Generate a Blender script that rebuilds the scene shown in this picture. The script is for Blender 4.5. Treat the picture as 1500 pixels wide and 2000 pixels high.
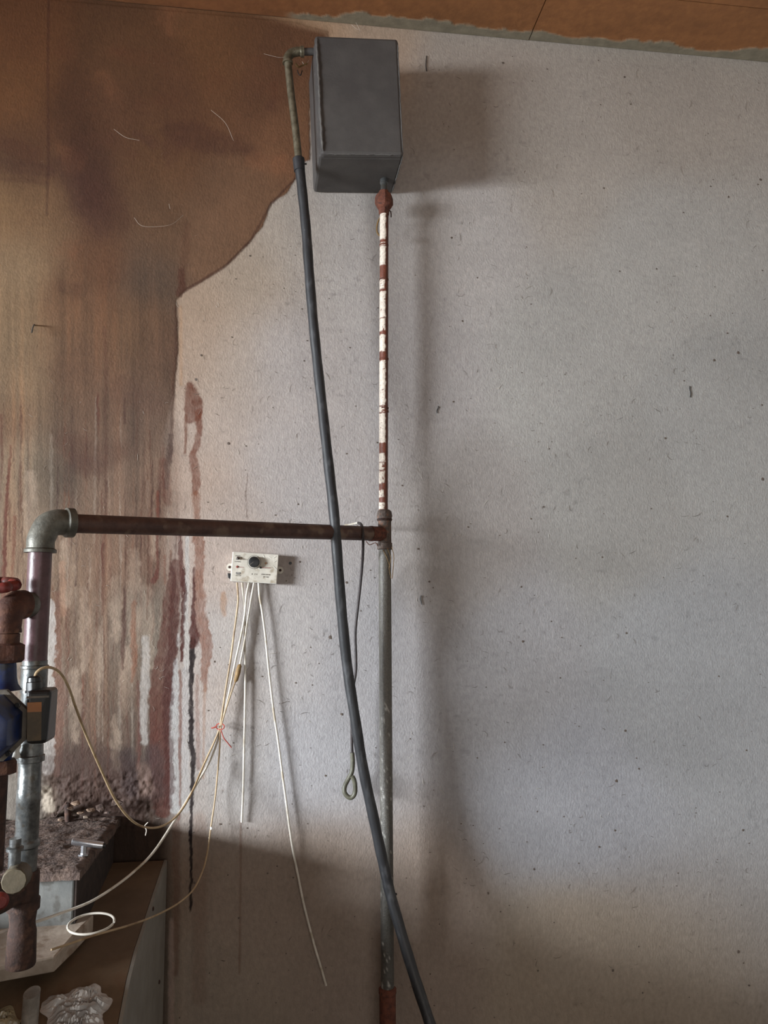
import bpy, math, random
import numpy as np
from mathutils import Vector, Matrix
random.seed(7); rng = np.random.default_rng(7)
for o in list(bpy.data.objects): bpy.data.objects.remove(o)
scene = bpy.context.scene
COL = scene.collection

# ------------------------------------------------------------------ camera
D, H = 1.85, 1.45                    # distance to the wall, eye height
YAW, PIT, ROL = math.radians(7.5), math.radians(6.9), math.radians(.36)
CP = np.array([0, -D, H])
FW = np.array([math.sin(YAW)*math.cos(PIT), math.cos(YAW)*math.cos(PIT), math.sin(PIT)])
R0 = np.array([math.cos(YAW), -math.sin(YAW), 0]); U0 = np.cross(R0, FW)
RT = R0*math.cos(ROL)-U0*math.sin(ROL); UP = U0*math.cos(ROL)+R0*math.sin(ROL)
cd = bpy.data.cameras.new('camera'); cam = bpy.data.objects.new('camera', cd); COL.objects.link(cam)
cd.sensor_fit = 'VERTICAL'; cd.sensor_height = 36; cd.sensor_width = 27; cd.lens = 27; cd.clip_start = .02
m = Matrix(((RT[0], UP[0], -FW[0], CP[0]), (RT[1], UP[1], -FW[1], CP[1]), (RT[2], UP[2], -FW[2], CP[2]), (0, 0, 0, 1)))
cam.matrix_world = m
scene.camera = cam

# ------------------------------------------------------------------ world, light, exposure
W = bpy.data.worlds.new('world'); scene.world = W; W.use_nodes = True
bg = W.node_tree.nodes['Background']; bg.inputs[0].default_value = (.80, .86, 1, 1); bg.inputs[1].default_value = .16
def area(name, loc, rot, sx, sy, power, col, spread=180):
    l = bpy.data.lights.new(name, 'AREA'); l.shape = 'RECTANGLE'; l.size = sx; l.size_y = sy; l.energy = power; l.color = col; l.spread = math.radians(spread)
    o = bpy.data.objects.new(name, l); COL.objects.link(o); o.location = loc; o.rotation_euler = rot; return o
# daylight through the low window in the left wall
area('window_daylight', (-4.38, -2.3, 1.60), Vector((math.cos(math.radians(16)), math.sin(math.radians(16)), -.62)).to_track_quat('-Z', 'Y').to_euler(), 1.8, 1.0, 525, (.90, .955, 1), 112)
# fill light added behind the camera, in a made-up opening
area('back_fill_light', (.7, -3.9, 1.3), (math.pi/2, 0, 0), 1.8, 2.0, 20, (1, .94, .86))
scene.view_settings.view_transform = 'Standard'; scene.view_settings.look = 'None'
scene.view_settings.exposure = 0; scene.view_settings.gamma = 1; scene.view_settings.use_curve_mapping = False

# ------------------------------------------------------------------ helpers
def un(px, py, d=0., ax=1, v=None):
    """point of the place seen at a spot of the photograph, at distance d in front of the wall"""
    k = FW+(px-750)/1500*RT-(py-1000)/1500*UP
    t = ((-d if v is None else v)-CP[ax])/k[ax]
    return CP+k*t
def depth(p): return float((np.asarray(p)-CP)@FW)
def lin(c):
    c = np.asarray(c, float)/255
    return np.where(c <= .04045, c/12.92, ((c+.055)/1.055)**2.4)
def L4(c): return (*[float(x) for x in lin(c)], 1)
def props(o, label=None, cat=None, group=None, kind=None):
    if label: o['label'] = label
    if cat: o['category'] = cat
    if group: o['group'] = group
    if kind: o['kind'] = kind
    return o
def thing(name, label, cat, loc, group=None):
    o = bpy.data.objects.new(name, None); COL.objects.link(o); o.location = [float(x) for x in loc]; o.empty_display_size = .02
    return props(o, label, cat, group)
def absloc(o):
    p = Vector((0, 0, 0))
    while o is not None: p += o.location; o = o.parent
    return p
def mesh(name, V, F, mat, parent=None, smooth=True, label=None, col=None, org=None):
    V = np.asarray(V, float); 
    base = np.array(absloc(parent)) if parent is not None else (np.asarray(org, float) if org is not None else V.mean(0))
    me = bpy.data.meshes.new(name); me.from_pydata((V-base).tolist(), [], F); me.update()
    if smooth: me.polygons.foreach_set('use_smooth', [True]*len(me.polygons))
    if col is not None:
        a = me.color_attributes.new('paint', 'FLOAT_COLOR', 'POINT')
        c = np.ones((len(V), 4)); c[:, :3] = col; a.data.foreach_set('color', c.ravel())
    me.materials.append(mat)
    o = bpy.data.objects.new(name, me); COL.objects.link(o)
    if parent is not None: o.parent = parent
    else: o.location = base.tolist()
    if label: o['label'] = label
    return o
def sharp(o, deg=35):
    me = o.data; bm_ = __import__('bmesh').new(); bm_.from_mesh(me)
    for e in bm_.edges:
        if len(e.link_faces) == 2 and e.calc_face_angle(0) > math.radians(deg): e.smooth = False
    bm_.to_mesh(me); bm_.free(); return o
def spline(P, n=8):
    P = [np.asarray(p, float) for p in P]; out = []
    Q = [2*P[0]-P[1]]+P+[2*P[-1]-P[-2]]
    for i in range(1, len(Q)-2):
        a, b, c, d = Q[i-1:i+3]
        for k in range(n):
            t = k/n
            out.append(.5*((2*b)+(c-a)*t+(2*a-5*b+4*c-d)*t*t+(3*b-a-3*c+d)*t**3))
    out.append(Q[-2]); return out
def ring_frames(P, closed=False):
    P = np.asarray(P, float); n = len(P); T = np.zeros_like(P)
    for i in range(n):
        a = P[(i-1) % n] if closed else P[max(i-1, 0)]; b = P[(i+1) % n] if closed else P[min(i+1, n-1)]
        t = b-a
        if np.linalg.norm(t) < 1e-9: t = T[i-1] if i else np.array([0, 0, 1.])
        T[i] = t/np.linalg.norm(t)
    ref = np.array([0, -1., 0]) if abs(T[0][1]) < .8 else np.array([1., 0, 0])
    N = []; nrm = ref-T[0]*(ref@T[0]); nrm /= np.linalg.norm(nrm)
    for i in range(n):
        nrm = nrm-T[i]*(nrm@T[i]); nrm /= max(np.linalg.norm(nrm), 1e-9); N.append(nrm.copy())
    return P, T, np.array(N)
def tube_data(P, r, seg=16, closed=False, cap=True, rot=0.):
    P, T, N = ring_frames(P, closed); n = len(P); r = np.broadcast_to(np.asarray(r, float), (n,))
    B = np.cross(T, N); a = np.arange(seg)*2*math.pi/seg+rot
    V = (P[:, None]+r[:, None, None]*(np.cos(a)[None, :, None]*N[:, None]+np.sin(a)[None, :, None]*B[:, None])).reshape(-1, 3)
    F = []
    for i in range(n if closed else n-1):
        j = (i+1) % n
        for k in range(seg):
            k2 = (k+1) % seg; F.append((i*seg+k, i*seg+k2, j*seg+k2, j*seg+k))
    if cap and not closed:
        F.append(tuple(range(seg-1, -1, -1))); F.append(tuple((n-1)*seg+k for k in range(seg)))
    return V, F
def tube(name, P, r, mat, parent=None, seg=16, closed=False, label=None, rot=0., smooth=True, org=None, sh=40):
    V, F = tube_data(P, r, seg, closed, True, rot)
    return sharp(mesh(name, V, F, mat, parent, smooth, label, org=org), sh)
def prof(p0, p1, rows):
    """straight lathe profile: rows of (t along p0..p1, radius) -> points, radii"""
    p0, p1 = np.asarray(p0, float), np.asarray(p1, float)
    return [p0+(p1-p0)*t for t, _ in rows], [r for _, r in rows]
def lathe(name, p0, p1, rows, mat, parent=None, seg=24, label=None, rot=0.):
    P, r = prof(p0, p1, rows)
    p0, p1 = np.asarray(p0, float), np.asarray(p1, float); ax = (p1-p0)/np.linalg.norm(p1-p0)
    ref = np.array([0, -1., 0]) if abs(ax[1]) < .8 else np.array([1., 0, 0])
    N = ref-ax*(ref@ax); N /= np.linalg.norm(N); B = np.cross(ax, N); a = np.arange(seg)*2*math.pi/seg+rot
    V = np.concatenate([p+q*(np.cos(a)[:, None]*N+np.sin(a)[:, None]*B) for p, q in zip(P, r)]); n = len(P)
    F = [(i*seg+k, i*seg+(k+1) % seg, (i+1)*seg+(k+1) % seg, (i+1)*seg+k) for i in range(n-1) for k in range(seg)]
    F += [tuple(range(seg-1, -1, -1)), tuple((n-1)*seg+k for k in range(seg))]
    return sharp(mesh(name, V, F, mat, parent, True, label), 30)
def hexa(name, c8, mat, parent=None, bevel=0., label=None, seg=2):
    """box from 8 corners (bottom 4 ccw, top 4 ccw), bevelled"""
    import bmesh
    c8 = np.asarray(c8, float); base = np.array(absloc(parent)) if parent is not None else c8.mean(0)
    bm = bmesh.new(); vs = [bm.verts.new((p-base).tolist()) for p in c8]
    for f in ((3, 2, 1, 0), (4, 5, 6, 7), (0, 1, 5, 4), (1, 2, 6, 5), (2, 3, 7, 6), (3, 0, 4, 7)): bm.faces.new([vs[i] for i in f])
    bmesh.ops.recalc_face_normals(bm, faces=bm.faces)
    if bevel: bmesh.ops.bevel(bm, geom=bm.edges[:], offset=bevel, segments=seg, profile=.5, affect='EDGES')
    for f in bm.faces: f.smooth = False
    me = bpy.data.meshes.new(name); bm.to_mesh(me); bm.free(); me.materials.append(mat)
    o = bpy.data.objects.new(name, me); COL.objects.link(o)
    if parent is not None: o.parent = parent
    else: o.location = base.tolist()
    if label: o['label'] = label
    return o
def box(name, lo, hi, mat, parent=None, bevel=0., label=None, M=None):
    x0, y0, z0 = lo; x1, y1, z1 = hi
    c = np.array([(x0, y0, z0), (x1, y0, z0), (x1, y1, z0), (x0, y1, z0), (x0, y0, z1), (x1, y0, z1), (x1, y1, z1), (x0, y1, z1)], float)
    if M is not None: c = np.array([np.array(M @ Vector(p)) for p in c])
    return hexa(name, c, mat, parent, bevel, label)
# value noise on arrays
_T = rng.random((256, 256))
def vn(x, y, s=0):
    x = np.asarray(x, float)+s*17.3+1000; y = np.asarray(y, float)+s*5.7+1000
    xi = np.floor(x).astype(int); yi = np.floor(y).astype(int); fx = x-xi; fy = y-yi
    fx = fx*fx*(3-2*fx); fy = fy*fy*(3-2*fy); g = lambda a, b: _T[(a+s*31) % 256, (b+s*57) % 256]
    return (g(xi, yi)*(1-fx)+g(xi+1, yi)*fx)*(1-fy)+(g(xi, yi+1)*(1-fx)+g(xi+1, yi+1)*fx)*fy
def fbm(x, y, s=0, o=4):
    v = 0; a = .5
    for k in range(o): v = v+a*(vn(x*2**k, y*2**k, s+k*3)-.5); a *= .5
    return v

# ------------------------------------------------------------------ materials
def mat(name, c1, c2=None, scale=30, rough=.6, metal=0., bump=.2, stretch=(1, 1, 1), attr=False, lo=.4, hi=.65, c3=None, s3=120, spec=.5, bs=None, attrmix=.25, bdist=.002, trans=0.):
    M_ = bpy.data.materials.new(name); M_.use_nodes = True; N = M_.node_tree.nodes; Lk = M_.node_tree.links
    b = N['Principled BSDF']; b.inputs['Roughness'].default_value = rough; b.inputs['Metallic'].default_value = metal
    b.inputs['Specular IOR Level'].default_value = spec
    tc = N.new('ShaderNodeTexCoord'); mp = N.new('ShaderNodeMapping'); mp.inputs['Scale'].default_value = stretch
    g = N.new('ShaderNodeNewGeometry'); Lk.new(g.outputs['Position'], mp.inputs[0])
    nz = N.new('ShaderNodeTexNoise'); nz.inputs['Scale'].default_value = scale; nz.inputs['Detail'].default_value = 8; nz.inputs['Roughness'].default_value = .65
    Lk.new(mp.outputs[0], nz.inputs['Vector'])
    rp = N.new('ShaderNodeValToRGB'); rp.color_ramp.elements[0].position = lo; rp.color_ramp.elements[1].position = hi
    if attr:
        rp.color_ramp.elements[0].color = (1-attrmix,)*3+(1,); rp.color_ramp.elements[1].color = (1+attrmix,)*3+(1,)
        at = N.new('ShaderNodeAttribute'); at.attribute_name = 'paint'
        mx = N.new('ShaderNodeMix'); mx.data_type = 'RGBA'; mx.blend_type = 'MULTIPLY'; mx.inputs[0].default_value = 1; mx.clamp_result = False
        Lk.new(at.outputs['Color'], mx.inputs[6]); Lk.new(rp.outputs[0], mx.inputs[7]); out = mx.outputs[2]
    else:
        rp.color_ramp.elements[0].color = L4(c1); rp.color_ramp.elements[1].color = L4(c2 or c1); out = rp.outputs[0]
    Lk.new(nz.outputs['Fac'], rp.inputs[0])
    if c3:
        n3 = N.new('ShaderNodeTexNoise'); n3.inputs['Scale'].default_value = s3; n3.inputs['Detail'].default_value = 5; Lk.new(mp.outputs[0], n3.inputs['Vector'])
        r3 = N.new('ShaderNodeValToRGB'); r3.color_ramp.elements[0].position = .55; r3.color_ramp.elements[1].position = .66
        r3.color_ramp.elements[0].color = (0, 0, 0, 1); r3.color_ramp.elements[1].color = (1, 1, 1, 1); Lk.new(n3.outputs['Fac'], r3.inputs[0])
        m3 = N.new('ShaderNodeMix'); m3.data_type = 'RGBA'; Lk.new(r3.outputs[0], m3.inputs[0]); Lk.new(out, m3.inputs[6]); m3.inputs[7].default_value = L4(c3); out = m3.outputs[2]
    Lk.new(out, b.inputs['Base Color'])
    if bump:
        nb = N.new('ShaderNodeTexNoise'); nb.inputs['Scale'].default_value = bs or scale*4; nb.inputs['Detail'].default_value = 6; Lk.new(mp.outputs[0], nb.inputs['Vector'])
        bp = N.new('ShaderNodeBump'); bp.inputs['Strength'].default_value = bump; bp.inputs['Distance'].default_value = bdist
        Lk.new(nb.outputs['Fac'], bp.inputs['Height']); Lk.new(bp.outputs[0], b.inputs['Normal'])
    if trans: b.inputs['Transmission Weight'].default_value = trans
    return M_
MT = dict(
 wall=mat('wall_plaster', None, attr=True, scale=90, rough=.75, bump=.6, bs=190, attrmix=.12, lo=.35, hi=.7, spec=.3, stretch=(1.2, 1, .8)),
 wallplain=mat('room_plaster', (150, 146, 140), (165, 160, 152), scale=6, rough=.85),
 floor=mat('floor_concrete', (92, 84, 76), (120, 112, 102), scale=8, rough=.9),
 board=mat('ceiling_board', (148, 104, 68), (170, 124, 84), scale=14, rough=.75, c3=(120, 84, 58), s3=9),
 ceilattr=mat('ceiling_paint', None, attr=True, scale=40, rough=.8, attrmix=.12, bs=160),
 tank=mat('tank_grey_paint', (74, 71, 70), (85, 82, 80), scale=14, rough=.6, bump=.15, spec=.4, bs=260),
 tankedge=mat('tank_weld_paint', (88, 86, 85), (108, 106, 103), scale=60, rough=.55, bump=.5),
 olive=mat('dull_galvanised_steel', (86, 80, 64), (124, 116, 98), scale=60, rough=.45, metal=.35, bump=.3),
 hose=mat('black_rubber', (38, 39, 42), (50, 51, 54), scale=25, rough=.5, bump=.12, c3=(66, 67, 70), s3=60, stretch=(1, 1, .4)),
 beigeplug=mat('beige_plug_paint', (76, 68, 52), (94, 84, 66), scale=40, rough=.6, bump=.2),
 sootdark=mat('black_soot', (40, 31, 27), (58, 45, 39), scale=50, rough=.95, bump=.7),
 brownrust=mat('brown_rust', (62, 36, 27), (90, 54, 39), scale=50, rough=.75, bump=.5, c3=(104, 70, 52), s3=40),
 rust=mat('rusty_steel', (80, 44, 32), (116, 66, 48), scale=60, rough=.85, bump=.6, c3=(70, 42, 34), s3=90),
 darkrust=mat('dark_rust', (46, 32, 27), (70, 48, 39), scale=70, rough=.85, bump=.6, c3=(82, 58, 46), s3=60),
 brownpipe=mat('brown_painted_pipe', (66, 44, 38), (88, 62, 52), scale=40, rough=.6, bump=.2, c3=(104, 84, 70), s3=30),
 maroon=mat('maroon_gloss_paint', (78, 54, 57), (98, 70, 74), scale=50, rough=.42, bump=.25, c3=(82, 56, 58), s3=60),
 galv=mat('galvanised_pipe', (84, 86, 86), (120, 122, 121), scale=60, rough=.35, metal=.55, bump=.2, c3=(88, 84, 78), s3=70),
 elbow=mat('grey_green_fitting', (82, 80, 73), (110, 108, 99), scale=60, rough=.5, metal=.3, bump=.3),
 fitting=mat('dirty_tee_fitting', (74, 62, 56), (104, 92, 84), scale=80, rough=.75, bump=.6, c3=(120, 84, 66), s3=80),
 pipepaint=mat('chipped_pipe_paint', None, attr=True, scale=200, rough=.45, attrmix=.18, bump=.5, bs=400),
 cream=mat('cream_plastic', (186, 180, 168), (208, 202, 190), scale=40, rough=.45, c3=(160, 148, 130), s3=60, bump=.1),
 creamside=mat('white_plastic', (215, 212, 205), (228, 225, 218), scale=40, rough=.4, bump=.05),
 black=mat('black_plastic', (18, 18, 19), (28, 28, 30), scale=40, rough=.4, bump=.05),
 ink=mat('printed_ink', (48, 44, 44), rough=.8, bump=0),
 redink=mat('red_print', (128, 60, 52), rough=.8, bump=0),
 chrome=mat('chrome', (190, 192, 198), (210, 212, 216), scale=30, rough=.22, metal=.9, bump=.1),
 led=mat('indicator_lens', (150, 110, 80), (170, 130, 96), scale=80, rough=.3, bump=0),
 wire=mat('white_cable', (196, 190, 178), (214, 208, 198), scale=40, rough=.5, bump=.05, c3=(170, 158, 138), s3=30),
 beige=mat('beige_cable', (158, 136, 104), (184, 160, 126), scale=25, rough=.5, bump=.05, c3=(138, 112, 80), s3=30),
 redwire=mat('red_tie', (150, 56, 44), (172, 72, 58), scale=60, rough=.6, bump=.05),
 tape=mat('brown_tape', (120, 94, 56), (142, 114, 72), scale=80, rough=.6),
 blackwire=mat('black_probe_cable', (38, 33, 34), (56, 48, 48), scale=60, rough=.6, bump=.2),
 bulb=mat('grey_green_sleeve', (72, 70, 58), (92, 90, 76), scale=60, rough=.5, bump=.15),
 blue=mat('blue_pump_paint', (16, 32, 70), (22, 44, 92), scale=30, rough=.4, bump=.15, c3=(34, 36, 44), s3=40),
 clamp=mat('dusty_cast_ring', (84, 78, 70), (106, 98, 88), scale=50, rough=.7, bump=.3),
 label=mat('orange_sticker', (140, 84, 28), (160, 100, 36), scale=30, rough=.4, bump=0),
 labeldark=mat('worn_sticker', (62, 48, 24), (80, 62, 32), scale=60, rough=.5, bump=0),
 redpaint=mat('red_handwheel_paint', (94, 32, 28), (120, 44, 36), scale=40, rough=.5, bump=.3, c3=(90, 50, 44), s3=60),
 soot=mat('soot_crust', (74, 60, 54), (112, 94, 84), scale=40, rough=.95, bump=.9, c3=(56, 44, 40), s3=60, bdist=.004),
 concrete=mat('grey_concrete', (96, 97, 95), (114, 114, 111), scale=25, rough=.9, bump=.4, c3=(86, 84, 80), s3=40),
 boiler=mat('brown_boiler_paint', (94, 76, 58), (112, 92, 71), scale=10, rough=.65, bump=.15, c3=(100, 78, 58), s3=20),
 boilerside=mat('grey_boiler_side', (124, 120, 112), (138, 134, 126), scale=16, rough=.7, bump=.1),
 slab=mat('dusty_slab', (150, 136, 122), (174, 160, 146), scale=24, rough=.85, bump=.4, c3=(130, 112, 96), s3=30),
 stub=mat('dusty_pipe_stub', (112, 106, 98), (140, 134, 126), scale=50, rough=.7, bump=.3),
 foil=mat('plastic_film', (150, 148, 146), (206, 204, 202), scale=30, rough=.16, bump=.1, spec=1., stretch=(.3, 1, 1)),
 foil2=mat('dirty_plastic_film', (140, 130, 104), (166, 156, 128), scale=30, rough=.3, bump=.1, spec=.7),
 fibre=mat('dark_fibre', (96, 84, 76), rough=.9, bump=0),
 fibre2=mat('pale_fibre', (196, 188, 178), rough=.7, bump=0),
 brown=mat('crumbled_plaster', (92, 74, 62), (140, 118, 100), scale=60, rough=.95, bump=.7),
 glass=mat('window_glass', (230, 235, 238), rough=.05, trans=1., bump=0),
 frame=mat('window_frame_paint', (190, 186, 176), (204, 200, 190), scale=20, rough=.6),
)

# ------------------------------------------------------------------ back wall (stained plaster)
ys_ = np.array([0, 150, 300, 450, 600, 800, 1000, 1500, 1590, 1640, 2000, 2200.])
ls_ = np.array([.34, .40, .50, .68, .80, .88, .95, .98, .90, .42, .30, .28])
# observed tones at spots of the wall: x, y in the photograph, r, g, b
INN = [(40,40,86,60,42),(30,200,98,70,48),(60,290,90,66,50),(40,320,70,50,42),(20,380,132,110,86),(70,400,120,98,78),(140,250,72,50,38),(170,360,76,54,46),(250,120,84,62,46),(300,300,96,72,54),
 (240,230,88,64,50),(350,200,86,62,48),(420,120,98,72,52),(500,180,90,66,52),(560,250,112,84,66),(480,400,114,90,74),(420,480,120,96,80),(300,430,104,82,66),(200,500,102,76,60),(290,540,98,84,76),
 (40,520,148,130,110),(50,640,140,122,102),(40,760,142,122,102),(30,830,122,96,78),(40,900,158,142,126),(40,1050,160,142,126),(120,600,118,92,74),(150,720,116,90,74),(250,650,118,94,76),(310,700,104,82,70),
 (200,800,120,96,82),(290,820,112,92,82),(150,890,108,84,72),(125,930,104,94,84),(250,900,128,106,94),(300,980,140,116,102),(180,980,146,122,108),(200,1100,156,130,114),(280,1080,150,124,110),
 (120,1120,158,138,122),(150,1250,144,124,110),(230,1250,150,136,126),(290,1220,156,148,140),(200,1350,140,122,108),(150,1400,128,110,98),(240,1420,128,112,102),(95,1380,166,158,150),(130,1490,112,94,84),
 (280,1500,92,78,74),(200,1500,100,84,76),(200,1550,70,56,50),(120,1550,92,76,66),(300,1560,96,84,78),(60,1500,168,164,158),(30,1350,165,158,150),(30,1550,168,164,160),(290,1620,54,40,32),(200,1650,50,38,32),(290,1750,54,44,36)]
OUT = [(640,40,112,92,74),(560,30,104,82,62),(720,60,112,98,86),(900,150,110,103,97),(1300,200,112,106,100),(1100,300,124,118,112),(900,450,146,141,138),(1300,500,146,143,139),(700,500,146,141,138),(620,450,142,136,132),(560,450,140,130,120),
 (480,540,140,126,112),(400,620,142,122,104),(380,700,150,130,114),(450,700,156,144,134),(550,700,154,147,144),(430,850,160,146,136),(400,940,158,138,124),(450,1020,160,148,140),(520,900,160,153,150),(600,1000,160,154,152),
 (420,1100,166,150,140),(450,1250,164,158,154),(550,1250,164,159,157),(400,1350,160,148,140),(350,1400,158,150,146),(450,1500,158,154,152),(600,1500,158,156,158),(360,1560,146,138,132),(800,700,150,145,143),(1100,700,151,148,144),(1400,800,148,146,143),
 (900,1050,148,142,138),(1200,1000,146,143,139),(1000,1300,153,151,152),(1300,1300,150,150,151),(700,1300,154,151,152),(1100,1550,148,148,152),(600,1700,92,82,74),(450,1750,92,82,74),(360,1720,84,72,62),(1100,1900,92,84,75),(800,1850,88,79,72),(400,1900,84,76,68)]
def field(tab, X, Y, sg=85.):
    acc = np.zeros(X.shape+(3,)); w = np.zeros(X.shape)+1e-9
    for x, y, r, g, b in tab:
        c = lin((r, g, b))/np.interp(y, ys_, ls_)
        k = 1/(1+((X-x)**2+((Y-y)*.8)**2)/sg**2)**4
        acc += k[..., None]*c; w += k
    return acc/w[..., None]
EDGE = [(-400,-300),(330,-300),(330,-20),(480,10),(600,52),(640,62),(640,110),(612,140),(604,160),(606,312),(583,322),(577,350),(560,378),(530,396),(515,440),(490,470),(462,500),(440,520),(400,548),(372,562),(355,572),(345,588),
 (348,690),(343,730),(341,752),(338,800),(336,860),(342,900),(338,940),(343,980),(336,1020),(338,1100),(352,1180),(345,1250),(338,1300),(340,1500),(336,1600),(330,2300),(-400,2300)]
def sdist(poly, X, Y):
    d = np.full(X.shape, 1e9); ins = np.zeros(X.shape, bool); n = len(poly)
    for i in range(n):
        (x0, y0), (x1, y1) = poly[i], poly[(i+1) % n]; ex, ey = x1-x0, y1-y0
        t = np.clip(((X-x0)*ex+(Y-y0)*ey)/(ex*ex+ey*ey+1e-9), 0, 1)
        d = np.minimum(d, (X-x0-t*ex)**2+(Y-y0-t*ey)**2)
        c = ((y0 > Y) != (y1 > Y)); ins ^= c & (X < ex*(Y-y0)/(ey if ey else 1e-9)+x0)
    return np.where(ins, -1, 1)*np.sqrt(d)
ss = lambda a, b, v: (lambda t: t*t*(3-2*t))(np.clip((v-a)/(b-a), 0, 1))
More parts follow.
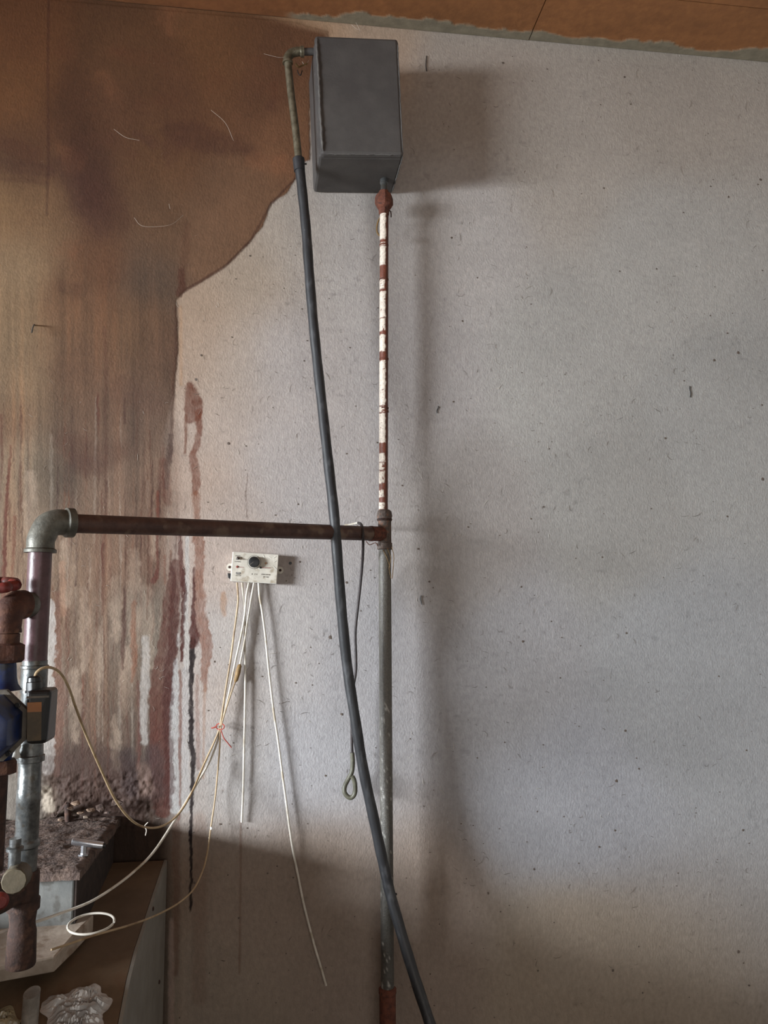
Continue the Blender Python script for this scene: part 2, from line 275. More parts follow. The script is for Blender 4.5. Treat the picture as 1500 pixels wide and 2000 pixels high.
# strokes: [(x, y, half width)...], rgb, alpha, edge softness, raggedness
ST = [
 ([(95,-20,2),(94,150,2),(95,300,2.5),(92,420,1.5)], (58,38,30), .55, 2, 1),
 ([(0,350,3),(50,352,4),(92,358,3)], (70,48,40), .35, 5, 2),
 ([(330,255,10),(380,268,22),(440,285,16),(480,290,8)], (62,42,36), .5, 16, 8),
 ([(120,330,16),(170,390,24),(200,450,10)], (66,46,42), .4, 22, 8),
 ([(265,262,4),(300,280,8)], (70,50,44), .4, 10, 4),
 ([(0,325,12),(60,330,12),(95,335,8)], (66,46,40), .45, 10, 5),
 ([(577,350,1.2),(530,398,1.8),(490,470,1.8),(440,520,2),(355,572,2.4)], (78,56,46), .8, 2, 2),
 ([(353,530,5),(356,560,7),(350,574,6)], (84,54,42), .8, 3, 3),
 ([(365,440,4),(362,500,7),(352,550,4)], (88,62,46), .4, 7, 3),
 ([(345,600,3),(344,700,2),(338,760,3),(332,900,3)], (84,62,52), .6, 3, 3),
 ([(352,600,2),(354,750,2)], (160,128,100), .6, 4, 2),
 ([(368,752,5),(374,770,11),(378,790,17),(377,806,16),(372,814,12)], (112,68,48), .9, 4, 5),
 ([(363,812,3),(363,850,2.2),(361,885,1)], (120,78,56), .8, 2, 2),
 ([(388,805,6),(388,840,5),(384,868,6),(377,885,5),(381,915,7),(383,945,7),(381,962,5)], (122,74,52), .85, 3, 4),
 ([(383,965,6),(384,1000,5),(386,1030,4)], (146,104,78), .7, 4, 4),
 ([(388,1040,10),(390,1090,9),(388,1150,8),(392,1200,10),(398,1240,13),(404,1270,11),(400,1310,6),(398,1350,2)], (142,98,72), .8, 3, 6),
 ([(378,1110,1.5),(378,1160,2.5),(377,1215,4),(379,1240,9),(376,1262,5)], (92,50,44), .95, 2, 3),
 ([(376,1255,5),(375,1300,4),(373,1350,3),(374,1400,3.4),(373,1450,4),(378,1480,5),(376,1510,3),(374,1560,2.4),(373,1640,2),(372,1780,2)], (44,30,32), .95, 1.5, 2.5),
 ([(352,1045,3),(354,1090,4),(357,1130,5),(360,1170,4),(356,1230,3),(355,1290,2)], (98,54,46), .9, 2, 3),
 ([(345,1100,8),(338,1150,14),(334,1200,16),(330,1250,19),(322,1300,22),(316,1340,22),(314,1400,20),(313,1450,21),(313,1500,20),(316,1550,19),(318,1580,17)], (98,60,50), .88, 3, 5),
 ([(330,1330,8),(330,1440,8),(332,1560,7)], (84,48,42), .6, 5, 5),
 ([(300,1470,14),(300,1540,20)], (76,66,68), .7, 12, 8),
 ([(307,1020,1.5),(307,1070,2),(308,1110,2.5),(304,1128,4),(300,1134,6)], (104,58,48), .9, 1.5, 2),
 ([(322,1085,1.5),(322,1140,1.5)], (128,84,64), .6, 2, 2),
 ([(243,1150,1),(243,1190,3),(241,1230,4),(240,1280,3),(240,1308,1)], (86,60,52), .85, 2, 3),
 ([(262,1175,2),(261,1230,4),(262,1280,5),(258,1330,2)], (146,108,84), .7, 3, 5),
 ([(205,640,2),(207,760,2),(206,900,2),(205,1010,2.5),(205,1180,2)], (96,70,58), .45, 4, 3),
 ([(208,940,2),(206,1010,2)], (80,56,50), .5, 2, 2),
 ([(320,905,8),(322,940,12),(326,980,6)], (104,66,54), .55, 6, 6),
 ([(332,850,3),(330,900,5),(325,950,4)], (70,54,52), .5, 3, 5),
 ([(308,960,2),(309,1020,2)], (118,66,50), .8, 2, 2),
 ([(22,870,1),(20,900,2),(14,960,3),(11,1020,3.5),(8,1120,4),(6,1200,4)], (112,64,50), .8, 1.5, 3),
 ([(15,930,1.5),(12,1050,2),(8,1130,2)], (104,58,46), .7, 1.5, 3),
 ([(29,1010,3),(27,1060,3),(24,1130,2)], (130,88,68), .6, 2, 2),
 ([(112,1160,3),(114,1230,4),(112,1300,6),(117,1350,10),(112,1400,12),(112,1480,9),(112,1510,5)], (128,98,84), .7, 5, 5),
 ([(96,1180,10),(95,1260,14),(92,1320,12),(92,1400,13),(92,1500,12)], (176,170,164), .92, 2.5, 7),
 ([(122,1100,4),(124,1200,4)], (150,112,90), .5, 4, 3),
 ([(205,1020,2),(203,1120,2),(200,1200,2)], (112,84,70), .5, 3, 2),
 ([(270,1330,2),(272,1400,2),(271,1500,3)], (104,66,58), .7, 2, 4),
 ([(352,1310,2),(353,1400,2.5),(351,1500,2.5),(350,1600,2)], (128,94,82), .8, 2, 2),
 ([(284,1250,7),(284,1320,7),(280,1400,6),(282,1450,4)], (170,165,160), .7, 4, 4),
 ([(366,1050,3),(366,1120,3),(363,1200,4),(364,1300,5)], (176,172,168), .85, 2, 2),
 ([(344,1290,3),(342,1340,7),(340,1400,8),(340,1500,8),(341,1580,9)], (170,168,166), .9, 2, 3),
 ([(363,1310,6),(362,1450,6),(362,1580,7)], (168,164,162), .8, 3, 2),
 ([(348,1240,2),(347,1260,2.5)], (180,176,172), .8, 2, 1),
 ([(400,1340,2),(398,1430,2),(397,1520,2)], (150,118,98), .6, 2, 2),
 ([(386,1320,2),(385,1400,3),(388,1500,3)], (146,110,92), .5, 3, 3),
 ([(436,1160,3),(437,1180,5),(438,1200,2)], (160,122,92), .7, 5, 4),
 ([(484,925,.6),(481,950,.6),(483,1012,.8)], (104,88,80), .7, 1, 3),
 ([(130,1505,40),(200,1530,60),(250,1545,50)], (74,58,52), .75, 28, 30),
 ([(250,1470,8),(255,1540,14)], (58,48,50), .7, 10, 8),
 ([(90,1545,8),(95,1575,10)], (168,156,140), .8, 5, 6),
 ([(280,1500,8),(285,1540,12)], (128,116,108), .7, 8, 8),
 ([(390,1600,10),(390,1750,10),(388,1950,10)], (90,74,62), .35, 10, 4),
 ([(345,1600,6),(345,1750,5),(343,1900,4)], (82,66,56), .6, 5, 4),
 ([(470,1605,1.5),(470,1700,1.5),(468,1900,1.5)], (90,76,66), .6, 2, 1),
 ([(335,1800,4),(334,2000,5)], (128,124,120), .5, 3, 2),
 ([(160,300,14),(190,380,26),(240,430,14)], (66,44,36), .4, 24, 14), ([(0,280,10),(60,300,14)], (74,50,38), .4, 14, 8), ([(130,860,16),(180,900,26),(240,880,12)], (92,66,54), .4, 20, 12),
 ([(150,905,14),(190,910,8)], (90,68,60), .4, 18, 8), ([(132,915,8),(130,950,8)], (84,80,72), .45, 8, 4),
 ([(240,760,20),(300,790,14)], (92,70,60), .3, 20, 8),
]
_r = np.random.default_rng(44); TR = ST; ST = []
for _k in range(150):                # many thin washed-down drips
    _x = _r.uniform(98, 345) if _k % 5 else _r.uniform(0, 60); _y = _r.uniform(760, 1400); _l = _r.uniform(50, 330); _w = _r.uniform(.5, 2.1); _y2 = min(_y+_l, 1560)
    _c = [(96, 62, 48), (82, 60, 52), (120, 82, 60), (70, 52, 48), (172, 160, 146), (104, 66, 54)][_r.integers(6)]
    ST.append(([(_x, _y, .3), (_x+_r.normal()*1.5, (_y+_y2)/2, _w), (_x+_r.normal()*2, _y2, _w*.5)], _c, _r.uniform(.3, .75)*(.4 if _c[0] > 150 else 1), _r.choice([1., 1.6, 3.]), 2.5))
for _k in range(26):                 # soft brown clouds in the stain
    _x, _y = _r.uniform(100, 560), _r.uniform(20, 560)
    if _x < 330 or _y < 350: ST.append(([(_x, _y, 4), (_x+_r.normal()*30, _y+_r.normal()*25, _r.uniform(6, 22))], [(84, 56, 40), (130, 96, 70), (70, 48, 40)][_r.integers(3)], _r.uniform(.15, .35), 16, 10))
for _x, _y, _w, _h in ((262, 1170, 13, 90), (285, 1230, 12, 80), (225, 1190, 9, 60), (130, 1120, 14, 60), (165, 1230, 10, 80), (245, 1330, 12, 60), (60, 1020, 16, 90), (300, 1060, 9, 30), (190, 1290, 7, 60), (145, 1380, 8, 70), (225, 1450, 7, 50)):
    ST.append(([(_x, _y-_h, _w*.5), (_x+2, _y, _w), (_x, _y+_h, _w*.4)], (166, 146, 128), .42, 7, 8))
ST = ST+TR; NT = len(ST)-len(TR)
ST += [([(376,1250,5),(375,1300,4.5),(373,1350,4),(374,1400,4.4),(373,1450,5),(378,1480,6),(376,1510,4),(374,1560,3.4),(373,1640,2.6),(372,1780,2)], (30, 18, 20), .95, 1.2, 4),
 ([(335,1100,3),(340,1160,5),(338,1240,8),(333,1290,10),(326,1340,9),(328,1420,8),(330,1500,9),(328,1570,9)], (78, 40, 34), .7, 2.5, 7),
 ([(357,1110,2),(360,1160,3.5),(357,1230,3),(355,1290,2)], (84, 44, 38), .85, 1.5, 5),
 ([(379,1130,2),(378,1200,4),(380,1240,9),(377,1262,5)], (88, 48, 40), .8, 1.5, 6)]
def wall_paint(X, Y):
    wx = X+14*fbm(X/26, Y/40, 1); wy = Y+14*fbm(X/26, Y/40, 9)
    inn = field(INN, wx+30*fbm(X/70, Y/90, 4), wy+40*fbm(X/70, Y/90, 6))*np.array([.93, .90, .80])*np.stack([np.interp(Y, [80, 300, 600, 900, 1125, 1385], v) for v in ((.52, .56, .64, .64, .53, .50), (.46, .50, .57, .63, .49, .47), (.42, .46, .52, .63, .48, .47))], -1); out = field(OUT, X, Y, 110)  # stain's own tones rescaled by height, leftover light and shade baked in
    sd = sdist(EDGE, X+3.5*fbm(X/9, Y/9, 3)+5*fbm(X/30, Y/30, 5), Y+3.5*fbm(X/9, Y/9, 8))
    soft = 1.2+34*ss(740, 900, Y)*(1-.2*ss(1300, 1400, Y))+20*(1-ss(30, 110, Y))
    k = ss(1, -1, sd/soft)[..., None]
    c = inn*k+out*(1-k)
    kk = k[..., 0]
    # mottling and vertical washing marks
    c *= (1+.34*fbm(X/60, Y/60, 11, 5)*(.35+.65*kk)+.12*fbm(X/8, Y/12, 12, 3))[..., None]
    amp = (.18+.82*kk)*ss(420, 700, Y)*ss(560, 330, X)+.0
    st = fbm(X/9, Y/260, 14, 4); st2 = fbm(X/24, Y/500, 16, 3)
    c *= (1+amp*(.75*st+.5*st2))[..., None]
    pink = np.clip(amp*(st2*2.0+st), 0, 1)[..., None]
    c = c*(1-pink)+c*np.array([.98, .80, .68])*pink
    # greyish scuffing on the clean side
    c *= (1+.10*fbm(X/140, Y/120, 21, 3)*(1-kk))[..., None]
    sc = np.clip(fbm(X/11, Y/9, 23, 3)-.17, 0, 1)*ss(-.05, .12, fbm(X/120, Y/100, 25))
    c *= (1-1.4*sc*(1-kk))[..., None]
    for si, (P, rgb, al, so, rg) in enumerate(ST):
        x0 = min(p[0]-p[2] for p in P)-so*3-rg*2; x1 = max(p[0]+p[2] for p in P)+so*3+rg*2; y0 = min(p[1]-p[2] for p in P)-so*3; y1 = max(p[1]+p[2] for p in P)+so*3
        mk = (X > x0) & (X < x1) & (Y > y0) & (Y < y1)
        if not mk.any(): continue
        x = X[mk]; y = Y[mk]; xx = x+rg*1.6*fbm(x/5, y/7, 31)+rg*1.4*fbm(x/16, y/22, 33); yy = y+rg*fbm(x/7, y/9, 35)
        best = np.full(x.shape, 1e9)
        for (ax, ay, aw), (bx, by, bw) in zip(P[:-1], P[1:]):
            ex, ey = bx-ax, by-ay; t = np.clip(((xx-ax)*ex+(yy-ay)*ey)/(ex*ex+ey*ey), 0, 1)
            best = np.minimum(best, np.hypot(xx-ax-t*ex, yy-ay-t*ey)-(aw+t*(bw-aw)))
        a = (al*ss(so, -so*.3, best)*(.85+.6*fbm(x/7, y/14, 37))*((.25+1.3*vn(x/14, y/34, si % 40)) if si < NT else 1))[:, None]
        mid = sum(p[1] for p in P)/len(P)
        tgt = lin(rgb)/np.interp(mid, ys_, ls_)*(np.array([.60, .47, .43]) if rgb[0] < 150 else .88)
        a = np.clip(a, 0, 1); c[mk] = c[mk]*(1-a)+tgt*a
    return np.clip(c, .004, .80), sd, kk
def seg(a, b, step): return np.linspace(a, b, max(2, int(round((b-a)/step)))+1)[:-1]
gx = np.concatenate([[-4.4, -1.3], seg(-.86, .36, .0021), seg(.36, 1.5, .0055), [1.5, 2.2, 3.0]])
gz = np.concatenate([[0, .2], seg(.38, .86, .006), seg(.86, 3.0, .0027), [3.0]])
gz = np.minimum(gz, 2.972); gz = np.unique(gz)
GX, GZ = np.meshgrid(gx, gz)
P3 = np.stack([GX, np.zeros_like(GX), GZ], -1)-CP
zz = P3 @ FW; PX = 750+1500*(P3 @ RT)/zz; PY = 1000-1500*(P3 @ UP)/zz
wc, sd, kk = wall_paint(PX, PY)
hard = ss(900, 700, PY)
relief = -.0020*ss(-1.5, 1.5, -sd)*0+.0016*ss(2, -2, sd)*hard*-1
rub = ss(1490, 1530, PY)*ss(1640, 1600, PY)*ss(60, 85, PX)*ss(325, 285, PX)
relief = relief+.020*rub*(.6*fbm(PX/28, PY/20, 41, 5)+.9*np.abs(fbm(PX/16, PY/12, 42, 5))-.12)+.0008*fbm(PX/40, PY/40, 43)
relief += .0012*fbm(PX/6, PY/6, 45, 2)*ss(1100, 1200, PY)*ss(430, 300, PX)
VY = np.where((GX > -.85) & (GX < 1.49) & (GZ > .3) & (GZ < 2.96), relief, 0)
V = np.stack([GX, VY, GZ], -1).reshape(-1, 3)
nr, nc = GX.shape
i = (np.arange(nr-1)[:, None]*nc+np.arange(nc-1)[None]).ravel()
Fq = np.stack([i, i+1, i+nc+1, i+nc], 1)
me = bpy.data.meshes.new('wall_back'); me.vertices.add(len(V)); me.vertices.foreach_set('co', V.ravel())
me.loops.add(Fq.size); me.loops.foreach_set('vertex_index', Fq.ravel()); me.polygons.add(len(Fq))
me.polygons.foreach_set('loop_start', np.arange(0, Fq.size, 4)); me.polygons.foreach_set('loop_total', np.full(len(Fq), 4)); me.update(calc_edges=True)
me.polygons.foreach_set('use_smooth', np.ones(len(Fq), bool))
at = me.color_attributes.new('paint', 'FLOAT_COLOR', 'POINT'); c4 = np.ones((len(V), 4)); c4[:, :3] = wc.reshape(-1, 3); at.data.foreach_set('color', c4.ravel())
me.materials.append(MT['wall'])
wb = bpy.data.objects.new('wall_back', me); COL.objects.link(wb); props(wb, kind='structure', label='rough grey plaster wall with a large brown water stain on its left side')
# ------------------------------------------------------------------ room shell
def st(o, label=None): o['kind'] = 'structure'; return props(o, label)
CZ = 2.972
st(box('floor', (-4.6, -4.2, -.1), (3.1, .15, 0), MT['floor']))
st(box('wall_right', (3.0, -4.2, 0), (3.12, .0, CZ), MT['wallplain']))
st(box('low_shade_blocker', (-.92, -.80, 0), (-.76, -.36, .965), MT['wallplain']))  # unseen block added to shade the lower part of the back wall
st(box('high_shade_blocker', (-.92, -2.0, 0), (-.76, -.803, 1.05), MT['wallplain']))  # taller unseen block, added to darken the lower right of the wall
# left wall with its low window opening
wl = bpy.data.objects.new('wall_left', None); COL.objects.link(wl); wl.location = (-4.4, -2, 0); wl['kind'] = 'structure'
WY0, WY1, WZ0, WZ1 = -3.2, -1.4, 1.08, 2.15
for nm, lo, hi in (('wall_panel', (-4.6, -4.2, 0), (-4.4, WY0, CZ)), ('wall_panel', (-4.6, WY1, 0), (-4.4, 0, CZ)), ('wall_panel', (-4.6, WY0, 0), (-4.4, WY1, WZ0)), ('wall_panel', (-4.6, WY0, WZ1), (-4.4, WY1, CZ))):
    box(nm, lo, hi, MT['wallplain'], wl)
wn = bpy.data.objects.new('window_1', None); COL.objects.link(wn); wn.location = (-4.5, -2.3, 1.08); wn['kind'] = 'structure'
for lo, hi in (((-4.54, WY0, WZ0), (-4.48, WY1, WZ0+.04)), ((-4.54, WY0, WZ1-.04), (-4.48, WY1, WZ1)), ((-4.54, WY0, WZ0), (-4.48, WY0+.04, WZ1)), ((-4.54, WY1-.04, WZ0), (-4.48, WY1, WZ1)), ((-4.54, -2.32, WZ0), (-4.48, -2.28, WZ1))):
    box('window_frame', lo, hi, MT['frame'], wn)
box('pane', (-4.513, WY0+.04, WZ0+.04), (-4.507, WY1-.04, WZ1-.04), MT['glass'], wn)
# front wall behind the camera, its opening made up for the fill light
wf = bpy.data.objects.new('wall_front', None); COL.objects.link(wf); wf.location = (0, -4.1, 0); wf['kind'] = 'structure'
for lo, hi in (((-4.6, -4.2, 0), (-.8, -4.08, CZ)), ((1.2, -4.2, 0), (3.12, -4.08, CZ)), ((-.8, -4.2, 2.4), (1.2, -4.08, CZ))): box('wall_panel', lo, hi, MT['wallplain'], wf)

# ceiling: brown boards with a smear of plaster along the wall
ce = bpy.data.objects.new('ceiling', None); COL.objects.link(ce); ce.location = (0, -1, CZ); st(ce, 'brown board ceiling with grey plaster smeared along the wall joint')
def board(x0, x1, y0, y1, fine, z=0):
    X = np.unique(np.concatenate([seg(x0, x1, .006 if fine else .2), [x1]])); Y = np.unique(np.concatenate([seg(y0, y1, .004 if fine else .2), [y1]]))
    gx_, gy_ = np.meshgrid(X, Y); n0, n1 = gx_.shape
    w = .030+.028*fbm(gx_/.12, gx_*0, 51, 5)*2+.02*ss(1.2, 1.35, gx_)-.014*ss(.2, -.1, gx_)
    d = (-gy_)+.010*fbm(gx_/.02, gy_/.02, 53)*2
    k = ss(.003, -.003, d-w)*ss(-.02, .04, gx_+.02*fbm(gx_/.03, gy_/.02, 55))
    dirt = (1+.35*fbm(gx_/.12, gy_/.06, 57, 5)+.15*fbm(gx_/.02, gy_/.02, 58, 3))[..., None]
    base = lin((150, 100, 60))*dirt; dk = ss(.35, -.15, gx_)[..., None]*.35; base = base*(1-dk)+lin((120, 76, 52))*dk
    gr = lin((140, 132, 114))*(1+.4*fbm(gx_/.03, gy_/.015, 59, 4))[..., None]
    c = base*(1-k[..., None])+gr*k[..., None]
    zt = CZ+z-.0022*k+.0004*fbm(gx_/.01, gy_/.01, 60)
    V = np.concatenate([np.stack([gx_, gy_, zt], -1).reshape(-1, 3), np.stack([gx_, gy_, gx_*0+CZ+.012], -1).reshape(-1, 3)])
    q = (np.arange(n0-1)[:, None]*n1+np.arange(n1-1)[None]).ravel()
    F = [(a, a+n1, a+n1+1, a+1) for a in q.tolist()]; N_ = n0*n1
    rim = [r*n1 for r in range(n0)]; F += [(rim[k_+1], rim[k_], rim[k_]+N_, rim[k_+1]+N_) for k_ in range(n0-1)]
    F += [(r*n1+n1-1, (r+1)*n1+n1-1, (r+1)*n1+n1-1+N_, r*n1+n1-1+N_) for r in range(n0-1)]
    F += [(a, a+1, a+1+N_, a+N_) for a in range(n1-1)]+[((n0-1)*n1+a+1, (n0-1)*n1+a, (n0-1)*n1+a+N_, (n0-1)*n1+a+1+N_) for a in range(n1-1)]
    return mesh('ceiling_board', V, F, MT['ceilattr'], ce, False, col=np.concatenate([c.reshape(-1, 3)]*2))
board(-.62, .6465, -.18, -.002, True); board(.649, 1.6, -.18, -.002, True, .0006)
board(-.62, .6465, -1.2, -.183, False); board(.649, 1.6, -1.2, -.183, False, -.0008)
for lo, hi in (((-4.4, -1.2, 0), (-.623, -.002, .012)), ((1.603, -1.2, 0), (3.0, -.002, .012)), ((-4.4, -2.6, 0), (.5, -1.203, .012)), ((.503, -2.6, 0), (3.0, -1.203, .012)), ((-4.4, -4.1, 0), (.5, -2.603, .012)), ((.503, -4.1, 0), (3.0, -2.603, .012))):
    box('ceiling_board', (lo[0], lo[1], CZ), (hi[0], hi[1], CZ+.012), MT['board'], ce)
box('ceiling_backing', (-4.6, -4.2, CZ+.013), (3.12, .1, CZ+.06), MT['board'], ce)

# ------------------------------------------------------------------ boiler, block and slab (lower left)
bl = thing('boiler', 'brown topped boiler casing with grey side, lower left beside the wall', 'boiler', (-.8, -.4, 0))
yz = [(-.012, .889), (-.17, .869), (-.256, .856), (-.36, .842), (-.42, .822), (-.479, .785), (-.60, .68), (-.66, .58), (-.68, .45), (-.68, 0)]
X0, X1 = -.752, -.257
V = []; F = []
for x in (X0, X1): V += [(x, y, z) for y, z in yz]
n = len(yz); F = [(k, k+1, n+k+1, n+k) for k in range(n-1)]
V += [(X0, -.012, 0), (X1, -.012, 0)]; F += [(0, n, 2*n+1, 2*n), (n-1, 2*n, 2*n+1, 2*n-1)]
F.append(tuple([2*n]+list(range(n-1, -1, -1))))
top = sharp(mesh('casing_top', V, F, MT['boiler'], bl, True), 40)
V2 = [(X1+.001, y, z+.001) for y, z in yz]+[(X1+.001, -.012, 0)]+[(X1+.007, y, z+.001) for y, z in yz]+[(X1+.007, -.012, 0)]
k = n+1; F2 = [tuple(range(k)), tuple(range(2*k-1, k-1, -1))]+[(a, k+a, k+(a+1) % k, (a+1) % k) for a in range(k)]
mesh('side_panel', V2, F2, MT['boilerside'], bl, False, 'flat grey side panel')
for (px, py) in ((298, 1775), (310, 1918)):
    p = un(px, py, 0, 0, X1+.007); lathe('screw', p, p+np.array([.003, 0, 0]), [(0, .004), (.7, .004), (1, .002)], MT['darkrust'], bl, 10)
# sooty masonry block
mb = thing('masonry_block', 'soot crusted masonry block standing on the boiler against the wall', 'block', (-.5, -.17, .88))
hexa('block_body', [(-.75, -.335, .8475), (-.368, -.335, .8475), (-.368, -.02, .892), (-.75, -.02, .892), (-.75, -.335, .975), (-.368, -.335, .975), (-.368, -.02, .975), (-.75, -.02, .975)], MT['concrete'], mb, .003, 'plain grey concrete body')
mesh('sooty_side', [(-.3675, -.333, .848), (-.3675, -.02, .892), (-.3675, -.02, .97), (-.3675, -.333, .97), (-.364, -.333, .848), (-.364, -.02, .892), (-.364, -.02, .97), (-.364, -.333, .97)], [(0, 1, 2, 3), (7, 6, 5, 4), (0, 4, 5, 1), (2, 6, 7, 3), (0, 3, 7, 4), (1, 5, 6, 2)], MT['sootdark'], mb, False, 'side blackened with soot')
gx2 = np.linspace(-.752, -.354, 110); gy2 = np.linspace(-.352, -.006, 90); A, B = np.meshgrid(gx2, gy2)
edge = np.minimum(np.minimum(A-gx2[0], gx2[-1]-A), B-gy2[0])
zt = .984+.0035*fbm(A/.02, B/.02, 61, 4)*2+.012*ss(-.10, -.01, B)*np.clip(fbm(A/.03, B/.03, 62)+.25, 0, 1)-.004*ss(.012, 0, edge)
zb = np.full_like(zt, .966)+.003*fbm(A/.02, B/.02, 66)
Aj = A+.006*fbm(B/.02, A*0, 63)*(A > gx2[-3]); Bj = B+.005*fbm(A/.02, B*0, 64)*(B < gy2[2])
V = np.concatenate([np.stack([Aj, Bj, zt], -1).reshape(-1, 3), np.stack([Aj, Bj, zb], -1).reshape(-1, 3)])
n0, n1 = A.shape; q = (np.arange(n0-1)[:, None]*n1+np.arange(n1-1)[None]).ravel().tolist(); NN = n0*n1
F = [(a, a+1, a+n1+1, a+n1) for a in q]+[(a+NN, a+n1+NN, a+n1+1+NN, a+1+NN) for a in q]
F += [(a, a+NN, a+1+NN, a+1) for a in range(n1-1)]+[((n0-1)*n1+a, (n0-1)*n1+a+1, (n0-1)*n1+a+1+NN, (n0-1)*n1+a+NN) for a in range(n1-1)]
F += [(r*n1, (r+1)*n1, (r+1)*n1+NN, r*n1+NN) for r in range(n0-1)]+[(r*n1+n1-1, r*n1+n1-1+NN, (r+1)*n1+n1-1+NN, (r+1)*n1+n1-1) for r in range(n0-1)]
sharp(mesh('soot_cap', V, F, MT['soot'], mb, True, 'dark crumbling crust on top'), 60)
# rubble on the block and against the wall
def chunk(name, c, s, mt, label=None, cat=None, group=None, parent=None):
    pts = rng.normal(size=(16, 3)); pts /= np.linalg.norm(pts, axis=1)[:, None]; pts *= rng.uniform(.7, 1.1, (16, 1)); pts = pts*np.asarray(s)+np.asarray(c)
    import bmesh
    bm = bmesh.new(); [bm.verts.new((p-np.asarray(c)).tolist()) for p in pts]; r = bmesh.ops.convex_hull(bm, input=bm.verts[:])
    bmesh.ops.delete(bm, geom=[g for g in r['geom_interior'] if isinstance(g, bmesh.types.BMVert)], context='VERTS')
    me = bpy.data.meshes.new(name); bm.to_mesh(me); bm.free(); me.materials.append(mt)
    o = bpy.data.objects.new(name, me); COL.objects.link(o); o.location = [float(v) for v in c]; props(o, label, cat, group); return o
for (px, py, s, mt) in ((180, 1572, .010, 'brown'), (163, 1574, .007, 'brown'), (200, 1568, .012, 'soot'), (150, 1560, .011, 'brown'), (215, 1575, .008, 'soot'), (172, 1583, .005, 'slab'), (137, 1568, .009, 'brown'),
                        (110, 1580, .008, 'soot'), (188, 1590, .005, 'soot'), (228, 1560, .012, 'soot'), (120, 1600, .005, 'brown')):
    p = un(px, py, .03); p[2] = max(.990, p[2]-.01)
    chunk('plaster_chunk', (p[0], -.03-.02*rng.random(), p[2]+s*.2), (s*1.2, s, s*.75), MT[mt], 'crumb of fallen plaster on the sooty block against the wall', 'rubble', 'plaster crumbs on the sooty block')
for (px, py, s) in ((90, 1783, .005), (104, 1780, .004), (117, 1781, .005), (75, 1788, .004), (162, 1775, .006), (182, 1788, .004), (170, 1795, .004), (155, 1783, .004)):
    p = un(px, py, 0, 2, .862)
    chunk('debris_crumb', (p[0], p[1], .862), (s*1.3, s, s*.8), MT['soot'], 'dark crumb of debris at the foot of the grey block', 'rubble', 'crumbs at the foot of the block')
# bent strip and peg standing on the soot
pg = thing('rusty_peg', 'short rusty peg with a leaning flat strip on the sooty block', 'peg', un(133, 1605, 0, 2, .99))
a = un(133, 1604, 0, 2, .988); lathe('peg', a, a+np.array([-.003, 0, .038]), [(0, .0062), (.1, .0068), (.95, .0068), (1, .005)], MT['darkrust'], pg, 14)
b = a+np.array([-.006, -.004, .037]); c_ = un(106, 1596, 0, 2, .99)
d_ = c_-b; nrm = np.array([0, .004, 0.002]); wv = np.array([.002, .0, .005])
hexa('strip', [b-wv, c_-wv*1.1, c_-wv+nrm, b-wv+nrm, b+wv, c_+wv, c_+wv+nrm, b+wv+nrm], MT['darkrust'], pg, .0005)
# chrome T handle
th = thing('tee_handle', 'small chrome T-shaped handle standing at the edge of the sooty block', 'handle', un(160, 1668, 0, 2, .988))
a = un(141, 1643, .27); b = un(202, 1651, .27)
tube('bar', [a, a+(b-a)*.02, a+(b-a)*.98, b], [.0055, .0065, .0065, .006], MT['chrome'], th, 20)
mid = a+(b-a)*.38; lathe('stem', (mid[0], mid[1], .984), mid, [(0, .010), (.12, .010), (.14, .0055), (1, .0055)], MT['chrome'], th, 6)
tube('bar_end', [b, b+(b-a)/np.linalg.norm(b-a)*.004], [.0045, .004], MT['black'], th, 14)
# thick dusty slab with the heating pipe standing on it
def hz(px, py, z): return un(px, py, 0, 2, z)
s1, s2, s3, s4 = hz(178, 1796, .887), hz(146, 1824, .885), (-.75, -.40, .885), (-.75, -.29, .887)
c0 = hz(-260, 1900, .885)
tp = [(-.75, -.555, .880), hz(108, 1868, .876), s2, (s1[0], -.30, .888), (-.75, -.30, .888)]
tp = [np.asarray(p, float) for p in tp]; import bmesh
bm = bmesh.new(); n = 5; lowp = [p-np.array([0, 0, .030]) for p in tp]; lowp[1] = tp[1]+np.array([-.004, .012, -.030])
bse = np.array([-.5, -.42, .86]); vs = [bm.verts.new((p-bse).tolist()) for p in tp+lowp]
bm.faces.new([vs[i] for i in range(5)]); bm.faces.new([vs[9-i] for i in range(5)])
for i in range(5): bm.faces.new([vs[(i+1) % 5], vs[i], vs[5+i], vs[5+(i+1) % 5]])
bmesh.ops.recalc_face_normals(bm, faces=bm.faces); bmesh.ops.bevel(bm, geom=bm.edges[:], offset=.003, segments=2, affect='EDGES', profile=.5)
me = bpy.data.meshes.new('cover_slab'); bm.to_mesh(me); bm.free(); me.materials.append(MT['slab'])
o = bpy.data.objects.new('cover_slab', me); COL.objects.link(o); o.location = bse.tolist(); props(o, 'thick pale dusty cover slab lying on the boiler under the grey pipe', 'slab')

